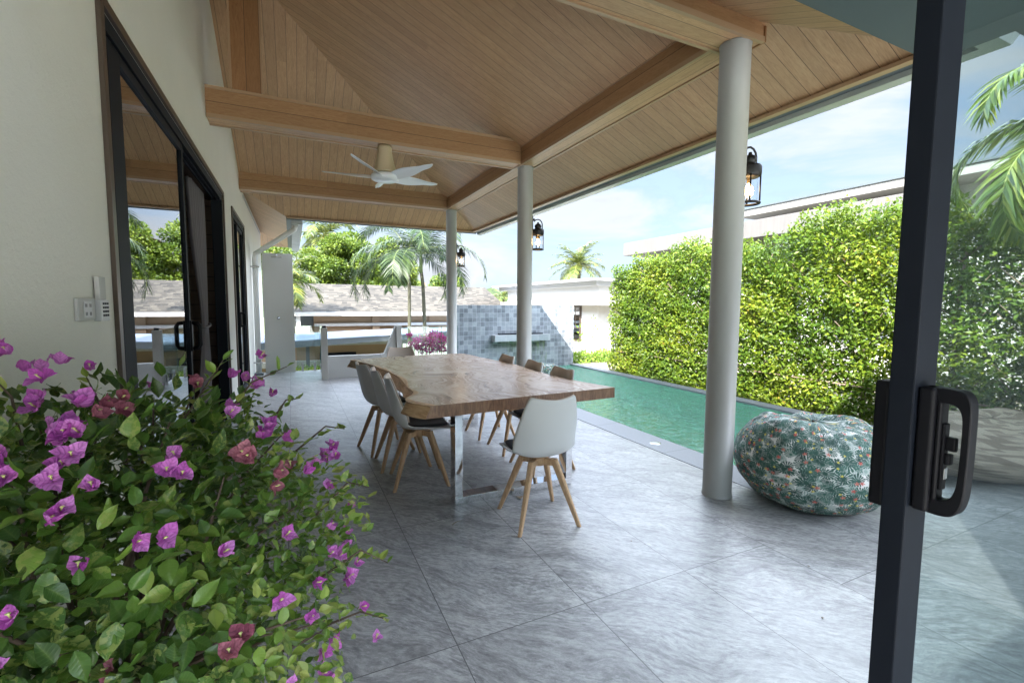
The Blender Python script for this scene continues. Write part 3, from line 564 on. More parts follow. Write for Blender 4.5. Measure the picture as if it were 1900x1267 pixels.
def rail(pts, label):
    r = thing('glass_railing', (pts[0][0], pts[0][1], 0), label, 'railing', 'glass railings at the terrace edge'); 
    for a, b in zip(pts[:-1], pts[1:]):
        g_ = MB(); e = MB()
        a = Vector((*a, 0)); b = Vector((*b, 0)); d_ = (b - a); L_ = d_.length; M_ = Matrix.Translation(a) @ d_.to_track_quat('X', 'Z').to_matrix().to_4x4()
        g_.box(.01, L_ - .01, -.006, .006, .07, 1.05, M_); e.box(L_ - .0098, L_ - .002, -.0065, .0065, .07, 1.05, M_)
        for t_ in (.25, .75): MB().cbox(L_ * t_ - .025, L_ * t_ + .025, -.03, .03, .001, .2, .004, M_).build('clamp', STEEL, r)
        e.build('glass_edge', GEDGE, g_.build('glass_pane', GLASSR, r))
rail([(.06, 11.55), (.58, 11.55), (.58, 10.25)], 'glass railing panel with steel clamps between shower wall and post')
rail([(2.2, 10.3), (3.12, 10.3), (3.50, 10.3)], 'glass railing panel behind the farthest column, in front of pink blossoms')
# tiled fountain wall
fw = thing('fountain_wall', (5.2, 10.5, 0), 'blue grey mosaic tiled wall with water spout at the end of the pool', 'wall')
MB().box(3.54, 6.85, 10.5, 10.72, -1.2, 1.535).build('wall', FTILE, fw)
sp = MB().cbox(4.45, 6.0, 10.28, 10.498, .64, .80, .006).build('spout', grid_tiles('spout_stone', 'XZ', (.3, .16), .02, (.30, .33, .36), (.48, .5, .53), (.5, .5, .5), (4.45, .64)), fw)
MB().box(4.62, 5.85, 10.40, 10.4975, .8005, .83).build('spout_slot', BLACKF, sp)
m = Mat('falling_water'); tb = m.n('BsdfTransparent'); gl = m.n('BsdfGlossy'); gl.inputs['Roughness'].default_value = .15; gl.inputs['Color'].default_value = (.8, .9, .95, 1); p = m.xyz(m.pos())
f = m.noise(m.vec(m.math('MULTIPLY', p[0], 26), 0, m.math('MULTIPLY', p[2], 2)), 1.5, 4, .6); x = m.n('MixShader'); m.put(x.inputs[0], m.math('MULTIPLY', m.ramp(f, [(.48, 0), (.68, 1)]), .55)); m.nt.links.new(tb.outputs[0], x.inputs[1]); m.nt.links.new(gl.outputs[0], x.inputs[2]); m.nt.links.new(x.outputs[0], m.out.inputs[0])
vs = []; nx = 30
for i in range(9):
    z = .66 - .71 * i / 8
    for j in range(nx + 1): vs.append((4.6 + 1.27 * j / nx, 10.27 - .05 * math.sqrt(i / 8) + .006 * math.sin(j * 1.9 + i), z))
tag(MB().add(vs, [(i * (nx + 1) + j, i * (nx + 1) + j + 1, (i + 1) * (nx + 1) + j + 1, (i + 1) * (nx + 1) + j) for i in range(8) for j in range(nx)], True).build('falling_water', m.m), kind='stuff')
# in-floor spotlight
fl_ = thing('floor_light', (3.66, 3.9, .004), 'small round light set flush in the pool coping', 'light'); MB().lathe([(0, .004), (.045, .004), (.05, .003), (.06, .003), (.063, 0)], (3.66, 3.9, .0045), 24).build('rim', STEEL, fl_)
MB().lathe([(0, .0052), (.04, .005)], (3.66, 3.9, .0045), 20).build('lens', WHITE, fl_)

for i, (x, y, a, lab) in enumerate(((1.02, 3.02, .4, 'dry twig lying on the floor left of the near steel table leg'), (1.62, 3.22, 1.2, 'small dry brown leaf curled beside the near table frame'), (2.35, 1.30, .2, 'tiny dark leaf scrap on the tiles in the centre foreground'), (2.75, 1.62, 2.0, 'tiny dark scrap on the tiles before the bean bag'), (1.98, 2.3, .9, 'tiny dark leaf scrap on the tile behind the near chair'))):
    n_ = 7; L_ = (.10, .05, .016, .014, .014)[i]; W_ = (.004, .03, .005, .005, .005)[i]; vs = []
    for j in range(n_ + 1):
        t = j / n_; ww = W_ * math.sin(math.pi * min(.97, t + .05)); px_, py_ = L_ * (t - .5), .15 * L_ * math.sin(t * 3)
        for q_ in (-1, 0, 1): ux, uy = px_, py_ + q_ * ww; vs.append((x + ux * math.cos(a) - uy * math.sin(a), y + ux * math.sin(a) + uy * math.cos(a), .003 + abs(q_) * ww * .5 + .1 * L_ * (t - .5) ** 2))
    tag(MB().add(vs, [(j * 3 + k, j * 3 + k + 1, j * 3 + k + 4, j * 3 + k + 3) for j in range(n_) for k in (0, 1)], True).build('fallen_leaf' if i else 'twig', TWIG if i < 2 else BARK, thick=.001), lab, 'leaf' if i else 'twig', 'fallen bits on the tiles')
# ------------------------------------------------------------------ ceiling fan
fn = thing('ceiling_fan', (1.12, 6.12, 3.52), 'white five blade ceiling fan with beige stem hanging under the middle beam', 'fan')
BE = plain('fan_beige', (.62, .52, .36), .45); FW = plain('fan_white', (.80, .83, .88), .25)
MB().lathe([(0, 3.527), (.085, 3.527), (.088, 3.50), (.088, 3.46), (.098, 3.40), (.118, 3.31), (.145, 3.22), (.150, 3.205), (0, 3.20)], (1.12, 6.12, 0), 32).build('stem', BE, fn)
MB().lathe([(0, 3.204), (.10, 3.204), (.10, 3.185), (0, 3.185)], (1.12, 6.12, 0), 24).build('collar', BLACKF, fn)
MB().lathe([(0, 3.184), (.155, 3.184), (.175, 3.165), (.178, 3.14), (.165, 3.115), (.14, 3.105), (0, 3.102)], (1.12, 6.12, 0), 40).build('motor_housing', FW, fn)
for ang in (160, -128, -56, 16, 88):
    a = R(ang); b = MB(); rows = []; vs = []
    for i in range(15):
        t = i / 14; r_ = .14 + .64 * t; wd = (.045 + .042 * math.sin(math.pi * min(1, t * 1.25 + .12))) * (1 - max(0, (t - .82) / .18) ** 2 * .85); tw = R(30 - 16 * t)
        for s_ in (-1, -.33, .33, 1):
            q_ = Vector((r_, s_ * wd * math.cos(tw), -s_ * wd * math.sin(tw) + .015 * (1 - s_ * s_) + .04 * t)); vs.append(Matrix.Rotation(a, 3, 'Z') @ q_ + Vector((1.12, 6.12, 3.15)))
    b.add(vs, [(i * 4 + j, i * 4 + j + 1, (i + 1) * 4 + j + 1, (i + 1) * 4 + j) for i in range(14) for j in range(3)], True); b.build('blade', FW, fn, thick=.008, sub=1)

# ------------------------------------------------------------------ lanterns on the columns
BULB = bpy.data.materials.new('bulb_glow'); BULB.use_nodes = True; e = BULB.node_tree.nodes['Principled BSDF']; e.inputs['Base Color'].default_value = (1, .7, .35, 1); e.inputs['Emission Color'].default_value = (1, .62, .25, 1); e.inputs['Emission Strength'].default_value = 8
LGL = glassmat('lantern_glass', (.96, .97, .97), .02)
BM = plain('lantern_metal', (.035, .033, .034), .5, .6)
def lantern(cy, label):
    X0 = 3.243; L_ = thing('wall_lantern', (X0, cy, 2.6), label, 'lantern', 'black wall lanterns on the terrace columns'); cx = X0 + .105; cy -= 0.0
    b = MB(); b.cbox(X0 + .0005, X0 + .009, cy - .03, cy + .03, 2.62, 2.86, .002)
    b.tube([(X0 + .008, cy, 2.81), (X0 + .05, cy, 2.81)], .012, 8)
    b.tube([(X0 + .03, cy, 2.80)] + [(X0 + .105 + .072 * math.cos(t), cy, 2.745 + .07 * math.sin(t)) for t in [R(d_) for d_ in (150, 120, 90, 60, 30, 0)]] + [(X0 + .177, cy, 2.66)], .0085, 8)
    b.build('bracket', BM, L_)
    MB().lathe([(0, 2.775), (.012, 2.775), (.016, 2.755), (.035, 2.745), (.05, 2.725), (.05, 2.70), (.045, 2.695), (.045, 2.68), (.085, 2.668), (.09, 2.655), (.09, 2.60), (.084, 2.585), (.07, 2.575), (0, 2.57)], (cx, cy, 0), 28).build('cap', BM, L_)
    c_ = MB()
    for t in (45, 135, 225, 315): c_.tube([(cx + .082 * math.cos(R(t)), cy + .082 * math.sin(R(t)), 2.60), (cx + .082 * math.cos(R(t)), cy + .082 * math.sin(R(t)), 2.375)], .007, 6)
    c_.tube([(cx + .082 * math.cos(R(t * 15)), cy + .082 * math.sin(R(t * 15)), 2.375) for t in range(24)], .011, 8, closed=True); c_.build('cage', BM, L_)
    MB().lathe([(.066, 2.58), (.066, 2.385)], (cx, cy, 0), 28).build('glass_cylinder', LGL, L_)
    bu = MB().lathe([(0, 2.44), (.018, 2.444), (.031, 2.46), (.034, 2.478), (.028, 2.498), (.017, 2.515), (.014, 2.53)], (cx, cy, 0), 20).build('bulb', BULB, L_)
    MB().lathe([(.016, 2.529), (.018, 2.53), (.018, 2.572)], (cx, cy, 0), 16).build('bulb_holder', plain('brass', (.3, .2, .1), .4, .8), bu)
lantern(2.61, 'black glass lantern with lit bulb on the nearest column, the largest'); lantern(6.14, 'black glass lantern with lit bulb on the middle column'); lantern(9.6, 'small looking black lantern with lit bulb on the farthest column before the palm')

# ------------------------------------------------------------------ dining table
tb_ = thing('dining_table', (1.6, 4.6, 0), 'long live edge walnut slab dining table on polished steel frame legs', 'table')
out = [(.837, 3.06), (.735, 3.24), (.742, 3.38), (.815, 3.50), (.855, 3.62), (.862, 3.85), (.885, 4.1), (.905, 4.42), (.895, 4.7), (.862, 5.0), (.81, 5.4), (.745, 5.7), (.665, 5.95), (.645, 6.06),
       (.98, 6.13), (1.3, 6.2), (1.7, 6.25), (2.0, 6.25), (2.2, 6.2), (2.235, 5.95), (2.25, 5.7), (2.30, 5.35), (2.345, 5.0), (2.35, 4.7), (2.325, 4.4), (2.32, 4.1), (2.335, 3.8), (2.37, 3.55), (2.43, 3.3), (2.475, 3.14)]
def cr_(pts, a, b, sub=4):   # smooth resample between indices a..b
    o_ = []
    for i in range(a, b):
        p0, p1, p2, p3 = [Vector(pts[max(a, min(b, j))]) for j in (i - 1, i, i + 1, i + 2)]
        for k in range(sub):
            t = k / sub; o_.append(.5 * ((2 * p1) + (p2 - p0) * t + (2 * p0 - 5 * p1 + 4 * p2 - p3) * t * t + (3 * p1 - p0 - 3 * p2 + p3) * t ** 3))
    return o_
o2 = cr_(out, 0, 13) + [Vector(p) for p in out[13:18]] + cr_(out, 18, 29) + [Vector(out[29])]
nL = 13 * 4; ZT, TH = .852, .088; k = len(o2)
cen = Vector((1.58, 4.6)); top = [(p.x, p.y, ZT) for p in o2]
mid1 = []; bot = []
for i, p in enumerate(o2):
    side = (i <= nL) or (18 * 1 + nL - 13 <= i < k - 1 and i > nL + 4)
    out_ = (-1 if p.x < 1.5 else 1) if side else 0
    wob = .5 + .5 * math.sin(i * .9) * math.cos(i * .37)
    mid1.append((p.x + out_ * (-.006), p.y, ZT - .012)); 
    bot.append((p.x + (out_ * (.012 + .035 * wob) if out_ < 0 else -out_ * (.02 + .05 * wob)), p.y, ZT - TH))
s = MB(); s.add(top, [tuple(range(k))]); s.build('slab_top', SLAB, tb_, recalc=True)
e1 = MB(); e2 = MB(); vs = top + mid1 + bot
for i in range(k):
    j = (i + 1) % k; tgt = e1 if (i <= nL or (o2[i].x > 2.15 and o2[j].x > 2.15)) and i != k - 1 else e2
    for a in (0, 1): tgt.add([vs[a * k + i], vs[a * k + j], vs[(a + 1) * k + j], vs[(a + 1) * k + i]], [(0, 1, 2, 3)], tgt is e1)
e2.add(bot, [tuple(reversed(range(k)))])
# rim: strip of sapwood on top along the left edge
rimv = []
for i in range(nL + 1): w_ = .012 + .035 * (.5 + .5 * math.sin(i * .55)) + (.02 if i < 8 else 0); rimv += [(o2[i].x, o2[i].y, ZT + .0012), (o2[i].x + w_, o2[i].y + .002, ZT + .0012)]
e1.add(rimv, [(2 * i, 2 * i + 1, 2 * i + 3, 2 * i + 2) for i in range(nL)])
for a in (e1,): a.build('live_edge', LIVE, tb_, recalc=True)
e2.build('cut_edge', SLABE, tb_, recalc=True)
for y in (3.30, 5.55):
    l = MB(); x0, x1, z1 = 1.10, 2.16, ZT - TH - .0012
    l.cbox(x0, x0 + .06, y, y + .12, .0605, z1, .002).cbox(x1 - .06, x1, y, y + .12, .0605, z1, .002).cbox(x0, x1, y, y + .12, .002, .06, .002)
    l.build('leg_frame', CHROME, tb_)

# ------------------------------------------------------------------ chairs
def make_chair():
    r = thing('dining_chair', (0, 0, 0), 'white shell chair', 'chair', 'white shell chairs around the dining table')
    # shell: rows from seat front to back top; coordinates local, chair faces +Y
    prof = [(.245, .500, .215, .0), (.235, .488, .225, .012), (.16, .478, .235, .035), (.04, .474, .24, .05), (-.08, .478, .24, .06), (-.16, .498, .24, .085), (-.205, .545, .238, .10), (-.232, .62, .235, .085), (-.25, .70, .226, .07), (-.265, .78, .212, .055), (-.28, .86, .193, .045), (-.292, .925, .178, .035), (-.296, .942, .170, .03)]
    n = 14; vs = []
    for i, (y, z, w_, cup) in enumerate(prof):
        tilt = min(1, max(0, (i - 4) / 3))
        for j in range(n + 1):
            u = j / n * 2 - 1; e_ = abs(u) ** 2.4
            dz = cup * e_ * (1 - tilt); dy = cup * e_ * tilt * 1.25
            xx = u * w_ * (1 if i < 11 else 1 - .03 * (i - 10))
            top_ = -.022 * (1 - abs(u) ** 1.5) * max(0, (i - 9) / 3)
            vs.append((xx, y + dy, z + dz + top_))
    fs = [(i * (n + 1) + j, i * (n + 1) + j + 1, (i + 1) * (n + 1) + j + 1, (i + 1) * (n + 1) + j) for i in range(len(prof) - 1) for j in range(n)]
    MB().add(vs, fs, True).build('shell', CHAIRW, r, thick=.012, sub=1)
    # inner lining of the back (taupe), offset forward
    bk = [v for v in vs]; b2 = []
    for i in range(6, 13):
        for j in range(n + 1):
            v = vs[i * (n + 1) + j]; b2.append((v[0] * .985, v[1] + .012, v[2] + .001))
    MB().add(b2, [(i * (n + 1) + j, i * (n + 1) + j + 1, (i + 1) * (n + 1) + j + 1, (i + 1) * (n + 1) + j) for i in range(6) for j in range(n)], True).build('back_lining', TAUPE, r, thick=.004)
    # cushion
    cv = []; rows = [(-.125, .15), (-.105, .185), (-.03, .205), (.08, .205), (.19, .195), (.225, .17)]
    for (y, w_) in rows:
        for j in range(9):
            u = j / 8 * 2 - 1; cv.append((u * w_, y, .494 + .028 * u * u + .018 * (1 - abs(u) ** 4) + (.006 if y < -.1 else 0)))
    MB().add(cv, [(i * 9 + j, i * 9 + j + 1, (i + 1) * 9 + j + 1, (i + 1) * 9 + j) for i in range(5) for j in range(8)], True).build('cushion', CUSH, r, thick=.022, sub=1)
    for sx in (-1, 1):
        for sy in (-1, 1):
            l = MB(); t0 = Vector((sx * .085, sy * .085 - .01, .455)); t1 = Vector((sx * .222, sy * .225 - .01, .0)); vs_ = []
            for t, hw in ((0, .025), (.25, .024), (.6, .020), (1, .0145)):
                c_ = t0.lerp(t1, t); dg = Vector((sx, sy, 0)).normalized(); pe = Vector((-sy, sx, 0)).normalized()
                for a_, b_ in ((1, .65), (.65, 1), (-.65, 1), (-1, .65), (-1, -.65), (-.65, -1), (.65, -1), (1, -.65)): vs_.append(c_ + dg * hw * a_ + pe * hw * b_ * .8)
            l.add(vs_, [(i * 8 + j, i * 8 + (j + 1) % 8, (i + 1) * 8 + (j + 1) % 8, (i + 1) * 8 + j) for i in range(3) for j in range(8)] + [tuple(reversed(range(8))), tuple(range(24, 32))]); l.build('leg', LEGW, r, recalc=True)
    f = MB()
    for a in (45, -45): f.cbox(-.135, .135, -.016, .016, .405, .452, .004, Matrix.Translation((0, -.01, 0)) @ Matrix.Rotation(R(a), 4, 'Z'))
    f.lathe([(0, .40), (.05, .40), (.052, .47), (0, .47)], (0, -.01, 0), 16); f.build('under_frame', LEGW, r)
    return r
ch0 = make_chair(); first = True
for x, y, rz, lab in ((1.585, 2.875, -6, 'white shell chair with its back to the camera at the near end of the table'),
                      (.985, 3.94, -97, 'white chair at the left side of the table nearest the camera, dark cushion showing'), (.95, 4.45, -92, 'white chair in the middle of the left side of the table'), (.885, 4.99, -80, 'white chair on the left side of the table farthest from the camera'),
                      (2.13, 3.80, 92, 'white chair on the pool side of the table nearest the camera'), (2.14, 4.42, 88, 'white chair in the middle of the pool side of the table'), (2.11, 5.05, 90, 'white chair on the pool side of the table farthest from the camera'),
                      (1.39, 6.38, 180, 'white chair facing the camera at the far end of the table')):
    c_ = ch0 if first else copy_thing(ch0); first = False
    c_.location = (x, y, .002); c_.rotation_euler = (0, 0, R(rz)); c_['label'] = lab

# ------------------------------------------------------------------ bean bags
def bean_print(name):
    m = Mat(name, rough=.75); uv = m.uv(); base = (.64, .63, .59); col_ = base
    def cell(scale, seed, rad, kind, cols, col_in, dens):
        vo = m.n('TexVoronoi', voronoi_dimensions='2D', feature='F1'); vo.inputs['Scale'].default_value = scale; vo.inputs['Randomness'].default_value = .75
        q = m.n('VectorMath', operation='ADD'); m.put(q.inputs[0], uv); q.inputs[1].default_value = (seed, seed * .7, 0); m.put(vo.inputs['Vector'], q.outputs[0])
        sub = m.n('VectorMath', operation='SUBTRACT'); m.put(sub.inputs[0], q.outputs[0]); m.put(sub.inputs[1], vo.outputs['Position'])
        d_ = m.xyz(sub.outputs[0]); rr = m.xyz(vo.outputs['Color']); ang = m.math('ADD', m.math('ARCTAN2', d_[1], d_[0]), m.math('MULTIPLY', rr[0], 6.28)); dist = m.math('MULTIPLY', m.n_len(sub.outputs[0]), scale)
        if kind == 'leaf':
            halfw = m.math('COSINE', m.math('MULTIPLY', ang, .5)); halfw = m.math('ABSOLUTE', halfw)
            edge = m.math('MULTIPLY', m.math('ADD', .45, m.math('MULTIPLY', halfw, .62)), rad)
            inside = m.math('LESS_THAN', dist, edge)
            ribs = m.math('GREATER_THAN', m.math('SINE', m.math('ADD', m.math('MULTIPLY', ang, 15), m.math('MULTIPLY', dist, 5))), -.45)
            cut = m.math('MAXIMUM', ribs, m.math('LESS_THAN', dist, rad * .22)); msk = m.math('MULTIPLY', inside, cut)
        else:
            pet = m.math('MULTIPLY', m.math('ADD', .6, m.math('MULTIPLY', m.math('SINE', m.math('MULTIPLY', ang, 5)), .4)), rad); msk = m.math('LESS_THAN', dist, pet)
        msk = m.math('MULTIPLY', msk, m.math('LESS_THAN', rr[1], dens))
        return m.mix(msk, col_in, m.mix(rr[2], cols[0], cols[1]))
    c = cell(11, 3.1, .80, 'leaf', ((.16, .24, .21), (.30, .38, .34)), base, .85)
    c = cell(10, 7.7, .72, 'leaf', ((.012, .05, .038), (.035, .11, .08)), c, .9)
    c = cell(12, 1.3, .60, 'leaf', ((.012, .04, .032), (.04, .12, .09)), c, .95)
    c = cell(13, 5.2, .24, 'fl', ((.50, .05, .04), (.62, .18, .13)), c, .5)
    c = cell(17, 9.9, .20, 'fl', ((.75, .62, .04), (.7, .55, .08)), c, .28)
    m.col(c); m.bump(m.noise(m.obj(), 14, 5, .6), .25, .01); return m.m
def _nlen(s, v):
    q = s.n('VectorMath', operation='LENGTH'); s.put(q.inputs[0], v); return q.outputs['Value']
Mat.n_len = _nlen
BEANP = bean_print('monstera_print_cloth')
def beanbag(name, cx, cy, rx, ry, h, mat, label, seed, group, topshift=(0, 0), rot=0):
    n, k = 96, 48; rs = random.Random(seed); ph = [rs.random() * 6.28 for _ in range(12)]; vs = []; uvs = []
    for i in range(k + 1):
        t = i / k; th = math.pi * t   # 0 bottom .. pi top
        for j in range(n + 1):
            a = 2 * math.pi * j / n
            rr = math.sin(th) ** .40; zz = (1 - math.cos(th)) / 2
            sag = 1 + .10 * math.exp(-((zz - .46) / .30) ** 2); lum = 1 + .022 * math.sin(2 * a + ph[0]) + .012 * math.sin(5 * a + ph[1] + 3 * t) + .006 * math.sin(9 * a + 6 * t + ph[2])
            wr = .010 * math.sin(26 * a + 9 * math.sin(7 * t + ph[3])) * math.exp(-((zz - .95) / .2) ** 2) + .008 * math.sin(17 * t * 2 + 4 * math.sin(3 * a + ph[4]))
            r_ = rr * sag * lum * (1 - .13 * zz) + wr
            dent = -.05 * math.exp(-(((math.cos(a) * rr - .1) ** 2 + (math.sin(a) * rr) ** 2) / .25)) * (zz > .5) + .035 * math.sin(2 * a + ph[5] + rr * 4) * zz * rr + .012 * math.sin(5 * a + ph[6] + 9 * rr) * zz + .010 * math.sin(11 * a + 14 * rr) * zz * zz
            x, y = rx * r_ * math.cos(a), ry * r_ * math.sin(a); x, y = x * math.cos(rot) - y * math.sin(rot), x * math.sin(rot) + y * math.cos(rot)
            z = max(.003, h * (zz ** .92 + dent * 1.3)); vs.append((cx + x + topshift[0] * zz * zz, cy + y + topshift[1] * zz * zz, z))
            uvs.append((j / n * 2 * math.pi * (rx + ry) / 2, th * .56 * (rx + ry) / 2 + .9 * h * zz * .4))
    fs = [(i * (n + 1) + j, i * (n + 1) + j + 1, (i + 1) * (n + 1) + j + 1, (i + 1) * (n + 1) + j) for i in range(k) for j in range(n)]
    r = MB().add(vs, fs, True).build(name, mat); ul = r.data.uv_layers.new(name='UVMap')
    li = np.zeros(len(r.data.loops), dtype=np.int32); r.data.loops.foreach_get('vertex_index', li); ul.data.foreach_set('uv', np.array(uvs, dtype=np.float32)[li].ravel())
    return tag(r, label, 'bean bag', group)
beanbag('bean_bag', 3.74, 2.24, .555, .55, .67, BEANP, 'big round bean bag with palm leaf print leaning on the nearest column', 3, 'bean bags by the pool', rot=.3)
beanbag('bean_bag', 4.05, 7.25, .42, .42, .50, BEANP, 'far bean bag with leaf print, mostly hidden behind the pool side chairs', 8, 'bean bags by the pool')
m = Mat('striped_cushion_cloth', rough=.8); q = m.xyz(m.uv()); row = m.math('FLOOR', m.math('MULTIPLY', q[1], 28)); uu = m.math('ADD', m.math('MULTIPLY', q[0], 6), m.math('MULTIPLY', q[1], 9)); r1 = m.white(m.vec(m.math('FLOOR', uu), row, 0)); 
m.col(m.ramp(r1, [(0, (.17, .125, .09)), (.35, (.24, .185, .14)), (.6, (.32, .255, .195)), (1, (.37, .30, .235))], 'CONSTANT')); m.bump(m.noise(m.obj(), 8, 4), .3, .02)
bb2 = beanbag('floor_cushion', 6.05, 1.95, .95, .62, .52, m.m, 'long brown and cream striped floor cushion seen through the glass door', 21, None, rot=-.1); bb2['category'] = 'floor cushion'

# ------------------------------------------------------------------ NEIGHBOURING BUILDINGS
nh = thing('long_house', (5, 22, -2.6), 'long low neighbouring house with grey shingle roof and beige wall behind the carport', 'house')
MB().add([(0, 19.9, 1.20), (9.5, 19.9, 1.20), (9.35, 23, 2.45), (.15, 23, 2.45), (.0, 26.1, 1.2), (9.5, 26.1, 1.2)], [(0, 1, 2, 3), (1, 5, 2), (3, 2, 5, 4), (0, 3, 4)]).build('roof', SHING, nh)
MB().box(.0, 9.5, 19.78, 19.9, 1.06, 1.205).box(-.02, .1, 19.9, 26.1, 1.08, 1.19).build('gutter', WHITE, nh)
MB().box(.8, 9.3, 20.5, 25.6, -2.6, 1.15).build('wall', BEIGE, nh)
MB().box(3.1, 3.4, 20.38, 20.499, -2.6, 1.1).build('pilaster', BEIGE, nh)
MB().box(5.6, 6.9, 20.42, 20.499, -2.6, 1.1).build('pilaster', BEIGE, nh)
MB().box(.14, .30, 19.95, 20.1, -2.6, 1.05).build('downpipe', WHITE, nh)
MB().box(.82, 9.28, 20.30, 20.498, .62, .74).build('ledge', WHITE, nh)
MB().box(.0, .82, 20.6, 20.7, .62, 1.1).build('lattice_vent', GUTD, nh)
bh = thing('back_house', (-4, 24, -2.6), 'beige neighbouring house with shingle roof seen left of the shower slab and in the glass', 'house')
MB().add([(-12, 19.6, 1.5), (-1.2, 19.6, 1.5), (-1.4, 23.4, 3.0), (-12, 23.4, 3.0), (-1.2, 27, 1.5), (-12, 27, 1.5)], [(0, 1, 2, 3), (1, 4, 2), (3, 2, 4, 5)]).build('roof', SHING, bh)
MB().box(-12, -1.6, 20.2, 26.5, -2.6, 1.45).build('wall', BEIGE, bh); MB().box(-12, -1.2, 19.5, 19.6, 1.38, 1.5).build('gutter', WHITE, bh)
cp = thing('carport', (2, 17, -2.6), 'flat blue grey carport roof slab on dark posts below the terrace', 'carport')
ax = Vector((3.0, 1.65)).normalized(); nx_ = Vector((-ax.y, ax.x)); P0 = Vector((.07, 14.35))
c4 = [P0 + ax * -6, P0 + ax * 12, P0 + ax * 12 + nx_ * 3.0, P0 + ax * -6 + nx_ * 3.0]
MB().prism([tuple(p) for p in c4], .47, .50).build('roof_sheet', ROOFG, cp)
c5 = [P0 + ax * -6 + nx_ * .02, P0 + ax * 11.98 + nx_ * .02, P0 + ax * 11.98 + nx_ * 2.98, P0 + ax * -6 + nx_ * 2.98]
MB().prism([tuple(p) for p in c5], .30, .469).build('fascia', GUTD, cp)
for t in (.65, 4.2, 7.5): q_ = P0 + ax * t + nx_ * .5; MB().box(q_.x - .05, q_.x + .05, q_.y - .05, q_.y + .05, -2.59, .299).build('post', GUTD, cp)
lwb = thing('lower_house', (1, 18.5, -2.6), 'pale lower building with a white band under the carport roof', 'house')
MB().box(-4, 9.0, 18.6, 19.4, -2.6, -.02).build('wall', BEIGE, lwb); MB().box(-4, 9.02, 18.45, 19.42, -.018, .16).build('band', WHITE, lwb); MB().box(-4, 9.02, 18.3, 18.59, -.75, -.55).build('band', GREYR, lwb)
MB().box(.9, 2.2, 18.55, 18.599, -1.8, -.3).build('window', BLACKF, lwb)
ff = thing('slat_fence', (3.5, 13.2, -2.6), 'pale green white vertical slat fence below the palms behind the glass rail', 'fence'); b = MB()
for i in range(24): b.cbox(2.5 + i * .115, 2.5 + i * .115 + .085, 13.2, 13.23, -2.0, .42, .004)
b.build('slats', plain('pale_fence', (.62, .68, .58), .6, var=.1), ff); MB().box(2.5, 5.26, 13.231, 13.26, .2, .27).box(2.5, 5.26, 13.231, 13.26, -1.2, -1.13).build('rail', WHITE, ff)

mh = thing('white_house', (12, 16, -.12), 'white modern house with thin flat roof beyond the fountain wall', 'house')
MB().box(9.5, 16, 13.05, 20.4, -.119, 2.22).build('wall', WHITE, mh)
MB().add([(9.0, 12.72, 2.38), (16.5, 12.72, 2.38), (16.5, 21.2, 2.38), (9.0, 21.2, 2.38), (9.0, 12.72, 2.45), (16.5, 12.72, 2.45), (16.5, 21.2, 2.45), (9.0, 21.2, 2.45)], [(0, 3, 2, 1), (4, 5, 6, 7), (0, 1, 5, 4), (1, 2, 6, 5), (2, 3, 7, 6), (3, 0, 4, 7)]).box(9.3, 16, 12.9, 21, 2.221, 2.379).build('roof', plain('roof_grey_edge', (.52, .53, .55), .5), mh)
MB().box(9.1, 9.499, 12.6, 20.4, 1.55, 1.66).box(9.5, 16, 12.6, 13.049, 1.55, 1.66).build('ledge', WHITE, mh)
wn = MB().box(9.44, 9.52, 14.05, 14.62, .25, 1.52).build('window', BRONZE, mh); MB().box(9.43, 9.439, 14.10, 14.32, .75, 1.47).box(9.43, 9.439, 14.36, 14.57, .75, 1.47).box(9.43, 9.439, 14.10, 14.57, .30, .70).build('pane', GLASSW, wn)
MB().box(9.50, 9.51, 16, 17.2, .2, 1.4).build('window', BRONZE, mh)
MB().box(10.2, 11.4, 13.0, 13.049, -.1, .55).build('low_panel', plain('lilac_panel', (.34, .34, .40), .6), mh)

ch = thing('concrete_house', (13, 7, -.12), 'modern neighbouring house with a board marked concrete canopy above the tall hedge', 'house')
MB().cbox(9.5, 20, 4.37, 11.79, 3.10, 3.49, .01).build('canopy', CONC, ch)
MB().box(10.4, 20, 4.6, 11.3, -.119, 3.099).build('wall', WHITE, ch)
for y in (4.9, 6.6, 8.3, 10.0):
    wq = MB().box(10.34, 10.399, y, y + 1.2, .9, 2.8).build('window', plain('window_grey', (.16, .18, .21), .3), ch); MB().box(10.33, 10.339, y + .08, y + .56, 1.0, 2.7).box(10.33, 10.339, y + .64, y + 1.12, 1.0, 2.7).build('pane', GLASSW, wq)
MB().cbox(11, 21, -3, 8.85, 3.93, 4.10, .006).build('roof_fascia', plain('fascia_cream', (.30, .295, .27), .7), ch); MB().box(10.97, 21, -3.03, 8.88, 4.101, 4.135).build('roof_edge', GUTD, ch)
MB().box(11.9, 20, -2.5, 8.2, 3.491, 3.929).box(11.9, 20, -2.5, 4.36, -.119, 3.49).build('upper_wall', WHITE, ch)

# ------------------------------------------------------------------ VEGETATION
def rnd_dirs(n): d_ = RNG.normal(size=(n, 3)); return d_ / np.linalg.norm(d_, axis=1, keepdims=True)
def shell_pts(blobs, n):
    vol = np.array([b[3] * b[4] * b[5] for b in blobs]) ** (2 / 3); pick = RNG.choice(len(blobs), n, p=vol / vol.sum()); B = np.array(blobs)[pick]
    u = rnd_dirs(n); rr = (RNG.random(n) ** .35)[:, None] * 1.05; return B[:, :3] + u * B[:, 3:6] * rr, u
